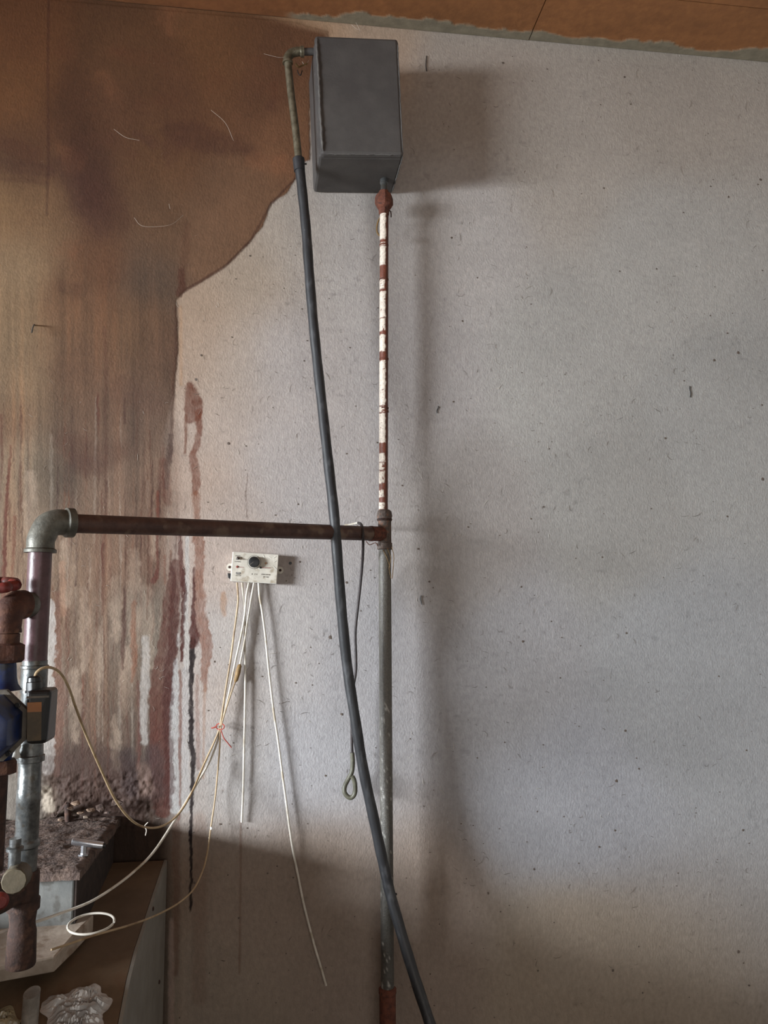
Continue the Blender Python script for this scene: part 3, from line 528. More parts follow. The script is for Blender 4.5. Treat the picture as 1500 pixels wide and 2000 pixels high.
# ------------------------------------------------------------------ expansion tank
tk = thing('expansion_tank', 'dark grey steel expansion tank hanging high on the wall under the ceiling', 'tank', (.165, 0, 2.49))
fb = [un(626, 301, .17), un(789, 303, .17), un(778, 75, .17), un(614, 68, .17)]
bk = lambda p, z=None, dx=0: np.array([p[0]+dx, -.001, p[2] if z is None else z])
xl, xr = fb[0][0], fb[1][0]
B0, B1 = un(612, 377, .001), un(767, 379, .001)
hexa('tank_body', [fb[0]+(-.004, .010, -.0006), fb[1]+(0, .010, -.0006), B1, B0, fb[3]+(0, .022, 0), fb[2]+(0, .022, 0), bk(fb[2], dx=-.002), bk(fb[3], dx=-.008)], MT['tank'], tk, .007)
hexa('front_cover', [fb[0]+(0, 0, 0), fb[1], fb[1]+(0, .020, 0), fb[0]+(0, .020, 0), fb[3], fb[2], fb[2]+(0, .020, 0), fb[3]+(0, .020, 0)], MT['tank'], tk, .0075)
def bead(P, r, nm='weld_bead'):
    Q = spline(P, 14); Q = [q+rng.normal(size=3)*.0004 for q in Q]
    n_ = len(Q); return tube(nm, Q, [r*rng.uniform(.8, 1.15)*min(1, .25+.25*min(k, n_-1-k)) for k in range(n_)], MT['tankedge'], tk, 8)
e = np.array([.003, -.0012, 0])
dz=np.array([0,0,.007]); bead([fb[3]+e*1.6-dz, (fb[3]*2+fb[0])/3+e*1.6, (fb[3]+fb[0]*2)/3+e*1.6, fb[0]+e*1.6+dz], .0030)
bead([fb[2]-dz-(.002, -.002, 0), (fb[2]*2+fb[1])/3-(.002, -.002, 0), fb[1]-(.002, -.002, 0)+dz], .0014)
bead([fb[1]+(-.002, .004, 0), fb[1]*.5+B1*.5+(-.003, -.001, -.001), B1+(-.003, -.006, 0)], .0016)
bead([fb[0]+(.008, .002, .002), fb[0]*.5+fb[1]*.5+(0, .002, .002), fb[1]+(-.008, .002, .002)], .0014)
# ------------------------------------------------------------------ overflow pipe and hose
ov = thing('overflow_pipe', 'short bent olive grey pipe leaving the left side of the tank', 'pipe', un(600, 100, .13))
a = un(616, 101, .13); b = un(588, 101, .13); c_ = un(563, 103, .13); d_ = un(562, 128, .13); e_ = un(584, 318, .125)
tube('nipple', [a, b], .0085, MT['tank'], ov, 20, label='dark threaded nipple')
el = spline([un(592, 101, .13), un(580, 101, .13), un(568, 105, .13), un(562, 114, .13), un(562, 124, .13)], 6)
rr = [.0125]*3+[.0105]*(len(el)-6)+[.0125]*3
tube('elbow', el, rr, MT['olive'], ov, 22)
tube('tube', [un(562, 120, .13), un(568, 180, .129), un(577, 250, .127), e_], .0088, MT['olive'], ov, 22)
for px_ in (588, 592): tube('thread_ring', [un(px_, 101, .13), un(px_+1.5, 101, .13)], .0128, MT['olive'], ov, 18)
hs = thing('hose', 'long black rubber hose hanging from the overflow pipe across the wall', 'hose', un(760, 1745, .115))
HP = [(583,312,.125),(586,335,.125),(591,380,.122),(598,450,.12),(603,520,.12),(611,620,.12),(620,710,.12),(631,810,.130),(642,910,.145),(652,1000,.162),(659,1090,.162),(667,1190,.145),(678,1300,.128),(693,1400,.124),(709,1500,.12),(728,1590,.116),(744,1665,.113),(754,1710,.112),(762,1745,.114),(786,1830,.13),(812,1915,.15),(840,2000,.17),(868,2090,.19),(890,2200,.2)]
P = spline([un(*p) for p in HP], 8)
tube('hose_tube', P, [.0116+.0003*math.sin(k*.9) for k in range(len(P))], MT['hose'], hs, 24)
a, b = un(583, 309, .125), un(585, 334, .125)
tube('hose_cuff', [a, a+(b-a)*.06, b], [.0125, .0142, .0132], MT['hose'], hs, 24)
p = un(594, 320, .125); lathe('clip_screw', p, p+np.array([.006, 0, 0]), [(0, .002), (.7, .002), (1, .003)], MT['black'], hs, 8)
p = un(768, 1748, .11); lathe('clip_screw', p, p+np.array([.008, 0, .002]), [(0, .002), (.7, .003), (1, .002)], MT['black'], hs, 8)

# ------------------------------------------------------------------ upper riser with chipped paint
DR = .07
ur = thing('painted_riser_pipe', 'thin rusty pipe with chipped white paint running down from the tank', 'pipe', un(749, 1000, DR))
whites = [(418,470,1.),(477,482,.7),(484,520,.9),(545,566,.55),(572,594,1.),(594,622,.95),(624,648,.7),(656,688,.8),(706,793,1.),(796,806,.4),(809,866,1.),(886,903,.75),(905,918,.4),(921,945,.85),(958,972,.35),(982,995,.6)]
nS, nR = 40, 460; t = np.linspace(0, 1, nR); py = 412+t*(1002-412)
cen = np.array([un(750.5-1.5*q, 412+q*590, DR) for q in t]); R_ = .0104
an = np.arange(nS)*2*math.pi/nS
PYg, AN = np.meshgrid(py, an, indexing='ij')
Vp = np.stack([cen[:, 0][:, None]+R_*np.cos(AN), cen[:, 1][:, None]+R_*np.sin(AN), cen[:, 2][:, None]+0*AN], -1)
ctr = math.radians(215); dang = np.abs((AN-ctr+math.pi) % (2*math.pi)-math.pi)
wh = np.zeros_like(AN)
for y0, y1, s in whites:
    yj = PYg+4*fbm(AN*2, PYg/6, 71)
    half = math.radians(62)*(.75+.4*s)+.5*fbm(AN*0+.5, PYg/7, 73)*2*.6
    wh = np.maximum(wh, ss(y0-1, y0+1, yj)*ss(y1+1, y1-1, yj)*ss(.10, -.10, dang-half)*(fbm(AN*3.5, PYg/5, 75) < .05+.2*s))
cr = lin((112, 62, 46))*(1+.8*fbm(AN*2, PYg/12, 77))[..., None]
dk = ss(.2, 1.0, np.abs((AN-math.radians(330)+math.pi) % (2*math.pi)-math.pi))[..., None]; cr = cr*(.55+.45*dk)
cw = lin((226, 214, 200))*(1+.25*fbm(AN*3, PYg/5, 79))[..., None]
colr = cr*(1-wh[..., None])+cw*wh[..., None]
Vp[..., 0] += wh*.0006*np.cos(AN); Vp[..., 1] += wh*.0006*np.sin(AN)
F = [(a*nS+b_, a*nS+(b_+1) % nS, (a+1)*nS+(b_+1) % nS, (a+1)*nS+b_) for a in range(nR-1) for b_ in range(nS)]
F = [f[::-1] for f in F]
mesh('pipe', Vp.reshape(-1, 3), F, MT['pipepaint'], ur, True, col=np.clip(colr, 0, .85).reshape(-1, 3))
for y in (478, 545, 700, 796, 802): a = un(750, y, DR); b = un(750, y+3, DR); tube('rust_band', [a, b], R_+.0009, MT['rust'], ur, 20)
a, b = un(751, 352, DR), un(750, 378, DR)
lathe('outlet_stub', a+np.array([0, .004, .02]), b, [(0, .0095), (.5, .0105), (.52, .0085), (1, .0085)], MT['galv'], ur, 20, 'silvery welded stub')
a, b = un(750, 374, DR), un(750, 420, DR)
lathe('union_nut', a, b, [(0, .0125), (.10, .0135), (.16, .0195), (.30, .0225), (.55, .0228), (.72, .0170), (.76, .0135), (1, .0125)], MT['rust'], ur, 8, 'rusty eight-sided union nut')
fl = spline([un(745, 420, .06), un(738, 434, .055), un(736, 450, .055), un(741, 460, .06), un(745, 452, .06)], 6)
tube('hemp_wisp', fl, .0022, MT['tape'], ur, 6)
fl = spline([un(757, 408, .06), un(763, 414, .055), un(764, 424, .055)], 6); tube('hemp_wisp', fl, .0014, MT['darkrust'], ur, 6)
# ------------------------------------------------------------------ tee + lower riser
lr = thing('riser_pipe', 'thick grey vertical pipe with a tee fitting, going down from the painted pipe', 'pipe', (.235, -DR, 0))
tz = lambda y, x=752: float(un(x, y, DR)[2])
X_ = .2355
def vl(nm, y0, y1, rows, mt, par, seg=28, label=None, rot=0., x=X_, yy=-DR):
    z0, z1 = tz(y0), tz(y1); return lathe(nm, (x, yy, z0), (x, yy, z1), rows, MT[mt], par, seg, label, rot)
vl('tee', 1003, 1074, [(0, .0155), (.01, .0172), (.17, .0172), (.19, .0158), (.8, .0158), (.82, .0178), (.98, .0178), (1, .015)], 'fitting', lr)
vl('lock_nut', 996, 1010, [(0, .0130), (.2, .0165), (.85, .0185), (1, .0175)], 'fitting', lr, 8)
vl('collar_ring', 1012, 1018, [(0, .0165), (.5, .0185), (1, .0165)], 'darkrust', lr)
# lower pipe, grey paint over dark metal
z0, z1 = tz(1070), .12; nR = 260; cz = np.linspace(z0, z1, nR); PYg, AN = np.meshgrid(cz, np.arange(32)*2*math.pi/32, indexing='ij')
Vp = np.stack([X_+.0146*np.cos(AN), -DR+.0146*np.sin(AN), PYg], -1)
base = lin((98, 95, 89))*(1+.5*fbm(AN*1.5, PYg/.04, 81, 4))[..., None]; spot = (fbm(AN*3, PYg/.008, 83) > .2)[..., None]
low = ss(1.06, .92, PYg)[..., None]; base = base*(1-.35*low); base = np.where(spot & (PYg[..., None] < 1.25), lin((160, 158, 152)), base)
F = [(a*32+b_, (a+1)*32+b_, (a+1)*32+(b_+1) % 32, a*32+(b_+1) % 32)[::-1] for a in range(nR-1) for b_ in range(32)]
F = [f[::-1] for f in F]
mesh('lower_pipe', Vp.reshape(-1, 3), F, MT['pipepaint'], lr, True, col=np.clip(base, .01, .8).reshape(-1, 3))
vl('pipe_coupling', 1928, 2040, [(0, .016), (.03, .0195), (.10, .0195), (.12, .018), (1, .018)], 'rust', lr, 28, 'rust red coupling')
lathe('foot_coupling', (X_, -DR, .12), (X_, -DR, 0), [(0, .019), (1, .019)], MT['rust'], lr, 24)
wsp = [((757,1072),(763,1090),(760,1110),(764,1130)), ((765,1068),(769,1085),(768,1110),(766,1130)), ((748,1074),(755,1088),(762,1108))]
for w in wsp: tube('hemp_wisp', spline([un(x, y, .085) for x, y in w], 6), .0009, MT['tape'], lr, 6)
tube('hemp_wisp', spline([un(715, 1057, .09), un(722, 1064, .088), un(733, 1060, .088), un(738, 1066, .085)], 6), .001, MT['rust'], lr, 6)
# ------------------------------------------------------------------ horizontal pipe with elbow
hp = thing('horizontal_pipe', 'brown horizontal pipe joining the left vertical pipe to the tee', 'pipe', un(430, 1030, .25))
tee = np.array([X_, -DR, un(744, 1043, DR)[2]]); LX, LY = -.404, -.5
elz = float(un(110, 1023, .47)[2])
endp = np.array([LX+.035, LY+.035*.6, elz]); dirv = (tee-endp)/np.linalg.norm(tee-endp)
tube('pipe', [endp, tee-dirv*.010], .0165, MT['brownpipe'], hp, 32)
a = tee-dirv*.045; tube('branch_socket', [a, a+dirv*.006, a+dirv*.008, tee-dirv*.008], [.0178, .0178, .0172, .0172], MT['rust'], hp, 28, label='rusty branch socket at the tee')
E0 = np.array([LX, LY, elz-.052]); E1 = np.array([LX, LY, elz-.04]); 
cn = [E0, E1, E1+np.array([0, 0, .008]), np.array([LX, LY, elz-.022])+dirv*.003, np.array([LX, LY, elz-.006])+dirv*.011, np.array([LX, LY, elz])+dirv*.026, np.array([LX, LY, elz])+dirv*.040, np.array([LX, LY, elz])+dirv*.052]
Q = spline(cn, 5); n = len(Q); rr = [.0222 if 2 < k < n-6 else (.0255 if (k <= 2 or k >= n-6) else .022) for k in range(n)]
tube('elbow', Q, rr, MT['elbow'], hp, 32, label='grey-green elbow at the left end')
# ------------------------------------------------------------------ left vertical pipe
lv = thing('left_heating_pipe', 'thick vertical pipe at the left, maroon above and galvanised below', 'pipe', (LX, LY, .88))
lz = lambda y: float(un(60, y, .5)[2])
def lp(nm, y0, y1, rows, mt, seg=32, label=None, rot=0.): return lathe(nm, (LX, LY, lz(y0)), (LX, LY, lz(y1)), rows, MT[mt], lv, seg, label, rot)
lp('upper_pipe', 1050, 1300, [(0, .0188), (1, .0188)], 'maroon', label='glossy maroon pipe length')
lp('upper_coupling', 1290, 1352, [(0, .0195), (.14, .0195), (.16, .0218), (.24, .0218), (.26, .0205), (1, .0205)], 'galv')
lp('middle_pipe', 1345, 1462, [(0, .0185), (1, .0185)], 'galv')
lp('flange_coupling', 1455, 1492, [(0, .019), (.5, .0195), (.55, .0218), (.85, .0218), (.9, .018), (1, .018)], 'galv')
lp('lower_pipe', 1485, 1660, [(0, .0178), (.30, .0178), (.31, .0186), (.46, .0186), (.47, .0178), (1, .0178)], 'galv')
lp('ring_nut', 1638, 1655, [(0, .018), (.3, .0205), (.8, .0205), (1, .018)], 'galv', 24)
lp('short_pipe', 1650, 1712, [(0, .0175), (1, .0175)], 'galv')
lp('tee', 1700, 1775, [(0, .020), (.06, .0222), (.7, .0222), (.74, .0248), (1, .0245)], 'darkrust', 24)
lp('lower_nut', 1770, 1812, [(0, .0225), (.08, .0215), (.7, .019), (1, .0195)], 'darkrust', 20)
lp('foot_pipe', 1808, 1885, [(0, .0195), (.15, .0215), (.95, .0225), (1, .0215)], 'darkrust')
# paint blobs on the coupling
p = un(33, 1466, .525); 
chunkpts = spline([p+np.array([0, 0, .011]), p+np.array([-.001, -.001, .004]), p+np.array([-.002, 0, -.004]), p+np.array([-.003, 0, -.012])], 4)
tube('paint_drip', chunkpts, [.004, .0062, .0068, .0066, .006, .0056, .0056, .0058, .0064, .0075, .0085, .0085, .005], MT['creamside'], lv, 14, label='glossy white paint drip')
# ------------------------------------------------------------------ bypass with pump
by = thing('bypass_pipe', 'rusty bypass pipework left of the vertical pipe, above and below the pump', 'pipe', un(3, 1240, .56))
BD = .56; bx = lambda y: un(2, y, BD)
J = np.array([LX, LY, lz(1181)]); axb = un(2, 1181, BD); axb[0] = float(bx(1400)[0]); BX, BY = float(axb[0]), -BD
J2 = J+(np.array([BX, BY, J[2]])-J)*.98; dj = np.array([BX, BY, J[2]])-J; dj /= np.linalg.norm(dj)
bz = lambda y: float(un(2, y, BD)[2])
tube('branch_collar', [J+dj*.012, J+dj*.0165, J+dj*.034, J+dj*.036], [.017, .0205, .0205, .019], MT['elbow'], by, 28, label='beige branch collar')
cn = [J+dj*.032, J+dj*.044, np.array([BX, BY, J[2]])-dj*.018+np.array([0, 0, -.002]), np.array([BX, BY, J[2]-.012])-dj*.004, np.array([BX, BY, J[2]-.030]), np.array([BX, BY, J[2]-.044])]
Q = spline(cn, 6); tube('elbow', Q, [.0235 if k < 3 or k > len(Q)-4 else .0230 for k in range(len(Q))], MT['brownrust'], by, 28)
def bp(nm, y0, y1, rows, mt, seg=28, par=None, label=None): return lathe(nm, (BX, BY, bz(y0)), (BX, BY, bz(y1)), rows, MT[mt], par or by, seg, label)
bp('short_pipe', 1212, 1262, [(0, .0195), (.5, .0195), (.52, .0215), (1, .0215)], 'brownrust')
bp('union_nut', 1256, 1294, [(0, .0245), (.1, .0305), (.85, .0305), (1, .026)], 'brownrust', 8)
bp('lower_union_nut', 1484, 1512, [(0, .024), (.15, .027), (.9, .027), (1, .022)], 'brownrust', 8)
bp('lower_pipe', 1508, 1700, [(0, .0145), (1, .0145)], 'darkrust')
# lower elbow into the tee and its plug
J = np.array([LX, LY, lz(1735)]); B1_ = np.array([BX, BY, J[2]]); dj = (B1_-J)/np.linalg.norm(B1_-J)
Q = spline([J+dj*.012, J+dj*.03, B1_-dj*.006, B1_+np.array([0, 0, .020]), B1_+np.array([0, 0, .036])], 5)
tube('lower_elbow', Q, [.0185]*len(Q), MT['darkrust'], by, 24)
p = un(24, 1722, .59); q = p+np.array([.006, -.012, .004])
lathe('plug', p+np.array([0, .03, 0]), q, [(0, .019), (.7, .0185), (.95, .0180), (1, .0165)], MT['beigeplug'], by, 12, 'dull beige plug')
p = un(-2, 1757, .63); q = p+np.array([.006, -.012, 0]); lathe('valve_cap', p, q, [(0, .011), (.6, .0125), (1, .008)], MT['redpaint'], by, 16, 'dark red cap')
p = un(22, 1697, .57); lathe('vent_nipple', p+np.array([.004, 0, .044]), p+np.array([.004, 0, 0]), [(0, .0085), (.25, .0085), (.3, .0125), (.4, .0125), (.42, .0088), (1, .0088)], MT['galv'], by, 18, 'pale bleed nipple')
# red handwheel
hw = thing('valve_handwheel', 'small red lobed valve handwheel above the rusty elbow, left edge', 'valve', un(-8, 1146, .57))
cc = un(-8, 1143, .57); a = np.arange(96)*2*math.pi/96; rad = .0265+.0036*np.cos(a*8)
P = [cc+np.array([rad[k]*math.cos(a[k]), rad[k]*math.sin(a[k]), .006*math.sin(a[k])]) for k in range(96)]
tube('rim', P, .0085, MT['redpaint'], hw, 12, closed=True)
for k in range(3):
    t_ = k*2*math.pi/3+.4; tube('spoke', [cc, cc+.025*np.array([math.cos(t_), math.sin(t_), 0])], .0036, MT['redpaint'], hw, 10)
lathe('stem', cc+np.array([0, 0, .008]), (cc[0], cc[1], bz(1165)), [(0, .004), (.1, .007), (.4, .007), (.45, .004), (1, .006)], MT['darkrust'], hw, 12)
# circulation pump
pu = thing('circulation_pump', 'blue circulation pump with black terminal box at the left edge', 'pump', (BX, BY, bz(1400)))
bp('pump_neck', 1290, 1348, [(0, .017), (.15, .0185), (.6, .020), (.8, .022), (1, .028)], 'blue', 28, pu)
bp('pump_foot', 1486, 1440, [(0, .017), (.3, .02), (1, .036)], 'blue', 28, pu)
cz_ = bz(1408); ax0 = np.array([BX-.008, BY+.028, cz_]); ax1 = np.array([BX+.004, BY-.115, cz_-.003]); 
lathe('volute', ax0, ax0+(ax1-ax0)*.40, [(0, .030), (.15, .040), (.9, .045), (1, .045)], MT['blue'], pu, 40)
lathe('clamp_ring', ax0+(ax1-ax0)*.40, ax0+(ax1-ax0)*.50, [(0, .050), (.05, .0565), (.9, .0565), (1, .053)], MT['clamp'], pu, 8, 'dusty bolted clamp ring', rot=math.pi/8)
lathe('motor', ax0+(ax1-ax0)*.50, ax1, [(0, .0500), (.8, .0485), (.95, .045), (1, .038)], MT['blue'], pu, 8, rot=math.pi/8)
lathe('vent_screw', ax1, ax1+(ax1-ax0)*.05, [(0, .010), (.8, .010), (1, .007)], MT['chrome'], pu, 16)
for k in range(4):
    t_ = math.radians(45+90*k-8); p = ax0+(ax1-ax0)*.50+.0505*np.array([math.cos(t_), 0, math.sin(t_)])
    lathe('bolt', p, p+np.array([0, -.006, 0]), [(0, .0042), (.7, .0042), (.75, .003), (1, .003)], MT['black'], pu, 6)
tA = [un(52, 1349, .615), un(101, 1347, .600), un(97, 1453, .600), un(50, 1455, .615)]
ext = np.array([-.004, .052, 0])
tb = hexa('terminal_box', [tA[3], tA[2]+(-.005, 0, 0), tA[2]+(-.005, .05, 0), tA[3]+ext, tA[0], tA[1], tA[1]+ext, tA[0]+ext], MT['black'], pu, .006, seg=3)
def on(px, py, o=.0012):
    n_ = np.cross(tA[1]-tA[0], tA[3]-tA[0]); n_ /= np.linalg.norm(n_); n_ = n_ if n_[1] < 0 else -n_
    k_ = FW+(px-750)/1500*RT-(py-1000)/1500*UP; t_ = ((tA[0]-CP)@n_)/(k_@n_); return CP+k_*t_+n_*o, n_
def decal(nm, quad, mt, par, th=.0008, label=None):
    pts = []; 
    for lift in (0, th):
        for x, y in quad: p, n_ = on(x, y, .0002+lift); pts.append(p)
    return hexa(nm, pts, MT[mt], par, 0, label)
hexa('lid_rim', [on(52, 1364)[0], on(96, 1362)[0], on(96, 1358)[0], on(52, 1360)[0]]+[p+np.array([0, -.001, 0]) for p in (on(52, 1364)[0], on(96, 1362)[0], on(96, 1358)[0], on(52, 1360)[0])], MT['clamp'], pu, 0, 'dusty lid edge')
decal('rating_sticker', [(52, 1448), (80, 1446), (81, 1390), (53, 1391)], 'labeldark', pu, label='worn dark amber sticker')
decal('warning_sticker', [(53, 1391), (81, 1390), (81, 1371), (53, 1372)], 'label', pu, label='orange sticker')
g0 = un(67, 1352, .585); g1 = un(67, 1320, .585)
lathe('cable_gland', g0, g1, [(0, .0135), (.12, .0135), (.14, .0118), (.62, .0118), (.66, .0105), (.9, .0098), (1, .0065)], MT['black'], pu, 12)
sl = on(60, 1352)[0]

# ------------------------------------------------------------------ stub and plastic film in front
sb = thing('pipe_stub', 'cut grey pipe stub standing up at the bottom left edge', 'pipe', (-.385, -.5, .772))
P, T, N_ = ring_frames([(-.387, -.5, .70), (-.385, -.5, .838)]); 
Vs, Fs = tube_data([(-.388, -.5, .772), (-.3865, -.5, .80), (-.385, -.5, .845)], .0125, 28)
Vs[56:84, 2] += .004+ (Vs[56:84, 0]+.385)*.15+(Vs[56:84, 1]+.5)*.35
sharp(mesh('stub_pipe', Vs, Fs, MT['stub'], sb))
lathe('stub_collar', (-.388, -.5, .772), (-.3875, -.5, .806), [(0, .0135), (.9, .0135), (1, .0128)], MT['darkrust'], sb, 20)
def film(name, c, sx, sy, mt, label, seedn, rise=.018):
    n = 46; u_, v_ = np.meshgrid(np.linspace(-1, 1, n), np.linspace(-1, 1, n)); R_m = np.maximum(np.maximum(abs(u_), abs(v_)), 1e-6); th_ = np.arctan2(v_, u_); sh_ = (1+1.1*fbm(np.cos(th_)*1.7+3, np.sin(th_)*1.7+3, seedn+9, 3))*R_m/np.maximum(np.hypot(u_, v_), 1e-6)*1.05; u_, v_ = u_*sh_, v_*sh_; X = c[0]+u_*sx*(1+.12*fbm(v_*2, u_, seedn)); Y = c[1]+v_*sy*(1+.2*fbm(u_*2, v_, seedn+1))
    yy = np.array([p[0] for p in yz][::-1]); zz_ = np.array([p[1] for p in yz][::-1]); gz_ = np.interp(Y, yy, zz_)
    r_ = .35-np.abs(fbm(u_*1.1+v_*3.2, v_*4.2-u_*.9, seedn+2, 2))*1.5-.8*np.abs(fbm(u_*2+v_*6, v_*9-u_*2, seedn+5, 2))+.1; Z = gz_+.002+rise*np.clip(r_, 0, 2)*1.7*ss(1.02, .55, R_m)
    V = np.stack([X, Y, Z], -1).reshape(-1, 3); V = np.concatenate([V, V-np.array([0, 0, .0006])]); NN = n*n
    q = (np.arange(n-1)[:, None]*n+np.arange(n-1)[None]).ravel().tolist()
    F = [(a, a+1, a+n+1, a+n) for a in q]+[(a+NN, a+n+NN, a+n+1+NN, a+1+NN) for a in q]
    o = mesh(name, V, F, MT[mt], None, False); props(o, label, 'plastic bag'); return o
film('plastic_film', (-.325, -.470, 0), .050, .040, 'foil', 'crumpled shiny white plastic film right of the pipe stub, bottom left', 91, .024)
film('plastic_film', (-.435, -.490, 0), .050, .035, 'foil2', 'crumpled yellowish plastic film left of the pipe stub, bottom left corner', 101, .016)

# ------------------------------------------------------------------ control unit
cu = thing('pump_controller', 'small cream electronic controller box with black knob screwed to the wall', 'controller', un(497, 1108, 0))
ctr_ = Vector([float(v) for v in un(497.5, 1109, .028)]); ang = math.radians(3.6)
sw, sh, sdp = .0535, .0345, .028
MM = Matrix.Translation((ctr_.x, 0, ctr_.z)) @ Matrix.Rotation(ang, 4, 'Y')
box('housing', (-sw, -sdp, -sh), (sw, -.001, sh), MT['creamside'], cu, .0016, M=MM)
box('front_plate', (-sw+.001, -sdp-.0012, -sh+.001), (sw-.001, -sdp-.0001, sh-.001), MT['cream'], cu, .0004, M=MM)
W_ = lambda x, y, z: np.array(MM @ Vector((x, y, z)))
def q_(px, py):
    """local panel coordinates of a spot on the front plate"""
    v = MM.inverted() @ Vector([float(c) for c in un(px, py, sdp+.0012)]); return v.x, v.z
FY = -sdp-.0012
for s_, px in ((-1, 445), (1, 545)):
    x0 = s_*sw; P = [W_(x0, -.002, .0), W_(x0+s_*.008, -.002, .0)]
    a = np.linspace(-math.pi/2, math.pi/2, 13); out = [(x0-s_*.001, -.0085)]+[(x0+s_*(.006+.0075*math.cos(t)), .0085*math.sin(t)) for t in a]+[(x0-s_*.001, .0085)]
    V = [W_(x, -.0045, z-.001) for x, z in out]+[W_(x, -.001, z-.001) for x, z in out]; n = len(out)
    F = [tuple(range(n)), tuple(range(2*n-1, n-1, -1))]+[(k, n+k, n+(k+1) % n, (k+1) % n) for k in range(n)]
    lug = mesh('mounting_lug', V, F, MT['cream'], cu, False)
    p = W_(x0+s_*.0058, -.005, -.001); s = lathe('screw', p, W_(x0+s_*.0058, -.0072, -.001), [(0, .0032), (.6, .0032), (1, .002)], MT['darkrust'], cu, 12)
V = [(-sw-.009, -.016), (-sw, -.016), (-sw, -.030), (-sw-.007, -.026)]
hexa('rocker_switch', [W_(x, -.012, z) for x, z in V]+[W_(x, -.003, z) for x, z in V], MT['black'], cu, .0008)
kx, kz = q_(496.5, 1098)
lathe('dial_ring', W_(kx, FY, kz), W_(kx, FY-.0006, kz), [(0, .0158), (1, .0158)], MT['ink'], cu, 40)
lathe('dial_face', W_(kx, FY, kz), W_(kx, FY-.0009, kz), [(0, .0150), (1, .0150)], MT['cream'], cu, 40)
lathe('knob', W_(kx, FY, kz), W_(kx, FY-.013, kz), [(0, .0128), (.75, .0128), (.95, .0118), (1, .010)], MT['black'], cu, 36)
hexa('pointer', [W_(kx+dx, FY-.0131, kz+dz) for dx, dz in ((-.0086, -.0062), (-.0078, -.0072), (-.0008, -.0004), (-.0016, .0004))]+[W_(kx+dx, FY-.0136, kz+dz) for dx, dz in ((-.0086, -.0062), (-.0078, -.0072), (-.0008, -.0004), (-.0016, .0004))], MT['clamp'], cu)
tx, tz_ = q_(465, 1090); lathe('toggle_bush', W_(tx, FY, tz_), W_(tx, FY-.005, tz_), [(0, .0036), (1, .0032)], MT['darkrust'], cu, 14)
tube('toggle_lever', [W_(tx, FY-.004, tz_), W_(tx-.0018, FY-.011, tz_-.003)], [.0012, .0018], MT['chrome'], cu, 10)
for (px, py, r, mt) in ((463.5, 1107, .0026, 'redink'), (509, 1108.5, .0022, 'black'), (519.5, 1100, .0022, 'led')):
    x, z = q_(px, py); lathe('indicator_lamp', W_(x, FY, z), W_(x, FY-.0022, z), [(0, r*1.15), (.5, r), (1, r*.6)], MT[mt], cu, 14)
def bar(nm, x0, x1, z0, z1, mt, th=.0003): box(nm, (x0, FY-th, z0), (x1, FY, z1), MT[mt], cu, 0, M=MM)
x, z = q_(470, 1107.5); bar('scale_line', x-.0055, x+.0075, z-.0006, z+.0004, 'redink')
x, z = q_(521, 1109); bar('scale_line', x-.011, x+.009, z-.0007, z+.0007, 'redink')
for zz2 in (.0018, -.0022): bar('scale_frame', x-.011, x+.011, z+zz2, z+zz2+.0003, 'ink')
def text(body, px, py, size, mt, nm='lettering'):
    cu_ = bpy.data.curves.new(nm, 'FONT'); cu_.body = body; cu_.size = size; cu_.extrude = .0001; cu_.align_x = 'CENTER'; cu_.align_y = 'CENTER'; cu_.resolution_u = 2
    to = bpy.data.objects.new('tmp', cu_); COL.objects.link(to); bpy.context.view_layer.update()
    me = bpy.data.meshes.new_from_object(to.evaluated_get(bpy.context.evaluated_depsgraph_get())); bpy.data.objects.remove(to)
    x, z = q_(px, py); Lm = MM @ Matrix.Translation((x, FY-.00025, z)) @ Matrix.Rotation(math.pi/2, 4, 'X')
    me.transform(Matrix.Translation(-absloc(cu)) @ Lm); me.materials.clear(); me.materials.append(MT[mt]); o = bpy.data.objects.new(nm, me); COL.objects.link(o); o.parent = cu
    return o
text('ZASILANIE', 464.5, 1085.8, .0026, 'ink'); text('CZUWANIE', 464, 1097, .0028, 'ink')
x, z = q_(465.5, 1119.5)
V = [(x-.0056, z+.0022), (x+.0056, z+.0022), (x+.0046, z-.0028), (x-.0046, z-.0028)]
hexa('badge', [W_(a, FY-.0002, b) for a, b in V]+[W_(a, FY, b) for a, b in V], MT['ink'], cu)
text('EMK', 465.5, 1119.7, .0040, 'creamside'); bpy.data.objects[-1] if False else None
text('Elektronika', 465.5, 1124.3, .0027, 'ink'); text('B   C E', 497, 1121.6, .0046, 'ink')
text('STEROWNIK', 519.5, 1122.3, .0038, 'ink'); text('SW 100P', 519.5, 1127, .0036, 'ink')
for t_ in (200, 160, 120, 60, 20): text('I', 496.5+15.5*math.cos(math.radians(t_)), 1098-13.5*math.sin(math.radians(t_)), .0022, 'ink', 'tick_mark')
for (x1_, y1_, x2_, y2_) in ((533, 1105, 541, 1113), (524, 1087, 530, 1090), (534, 1090, 539, 1087), (535, 1098, 540, 1095), (514, 1084, 517, 1089)):
    a = q_(x1_, y1_); b = q_(x2_, y2_); tube('film_crease', [W_(a[0], FY-.0003, a[1]), W_(b[0], FY-.0003, b[1])], .0006, MT['creamside'], cu, 6)
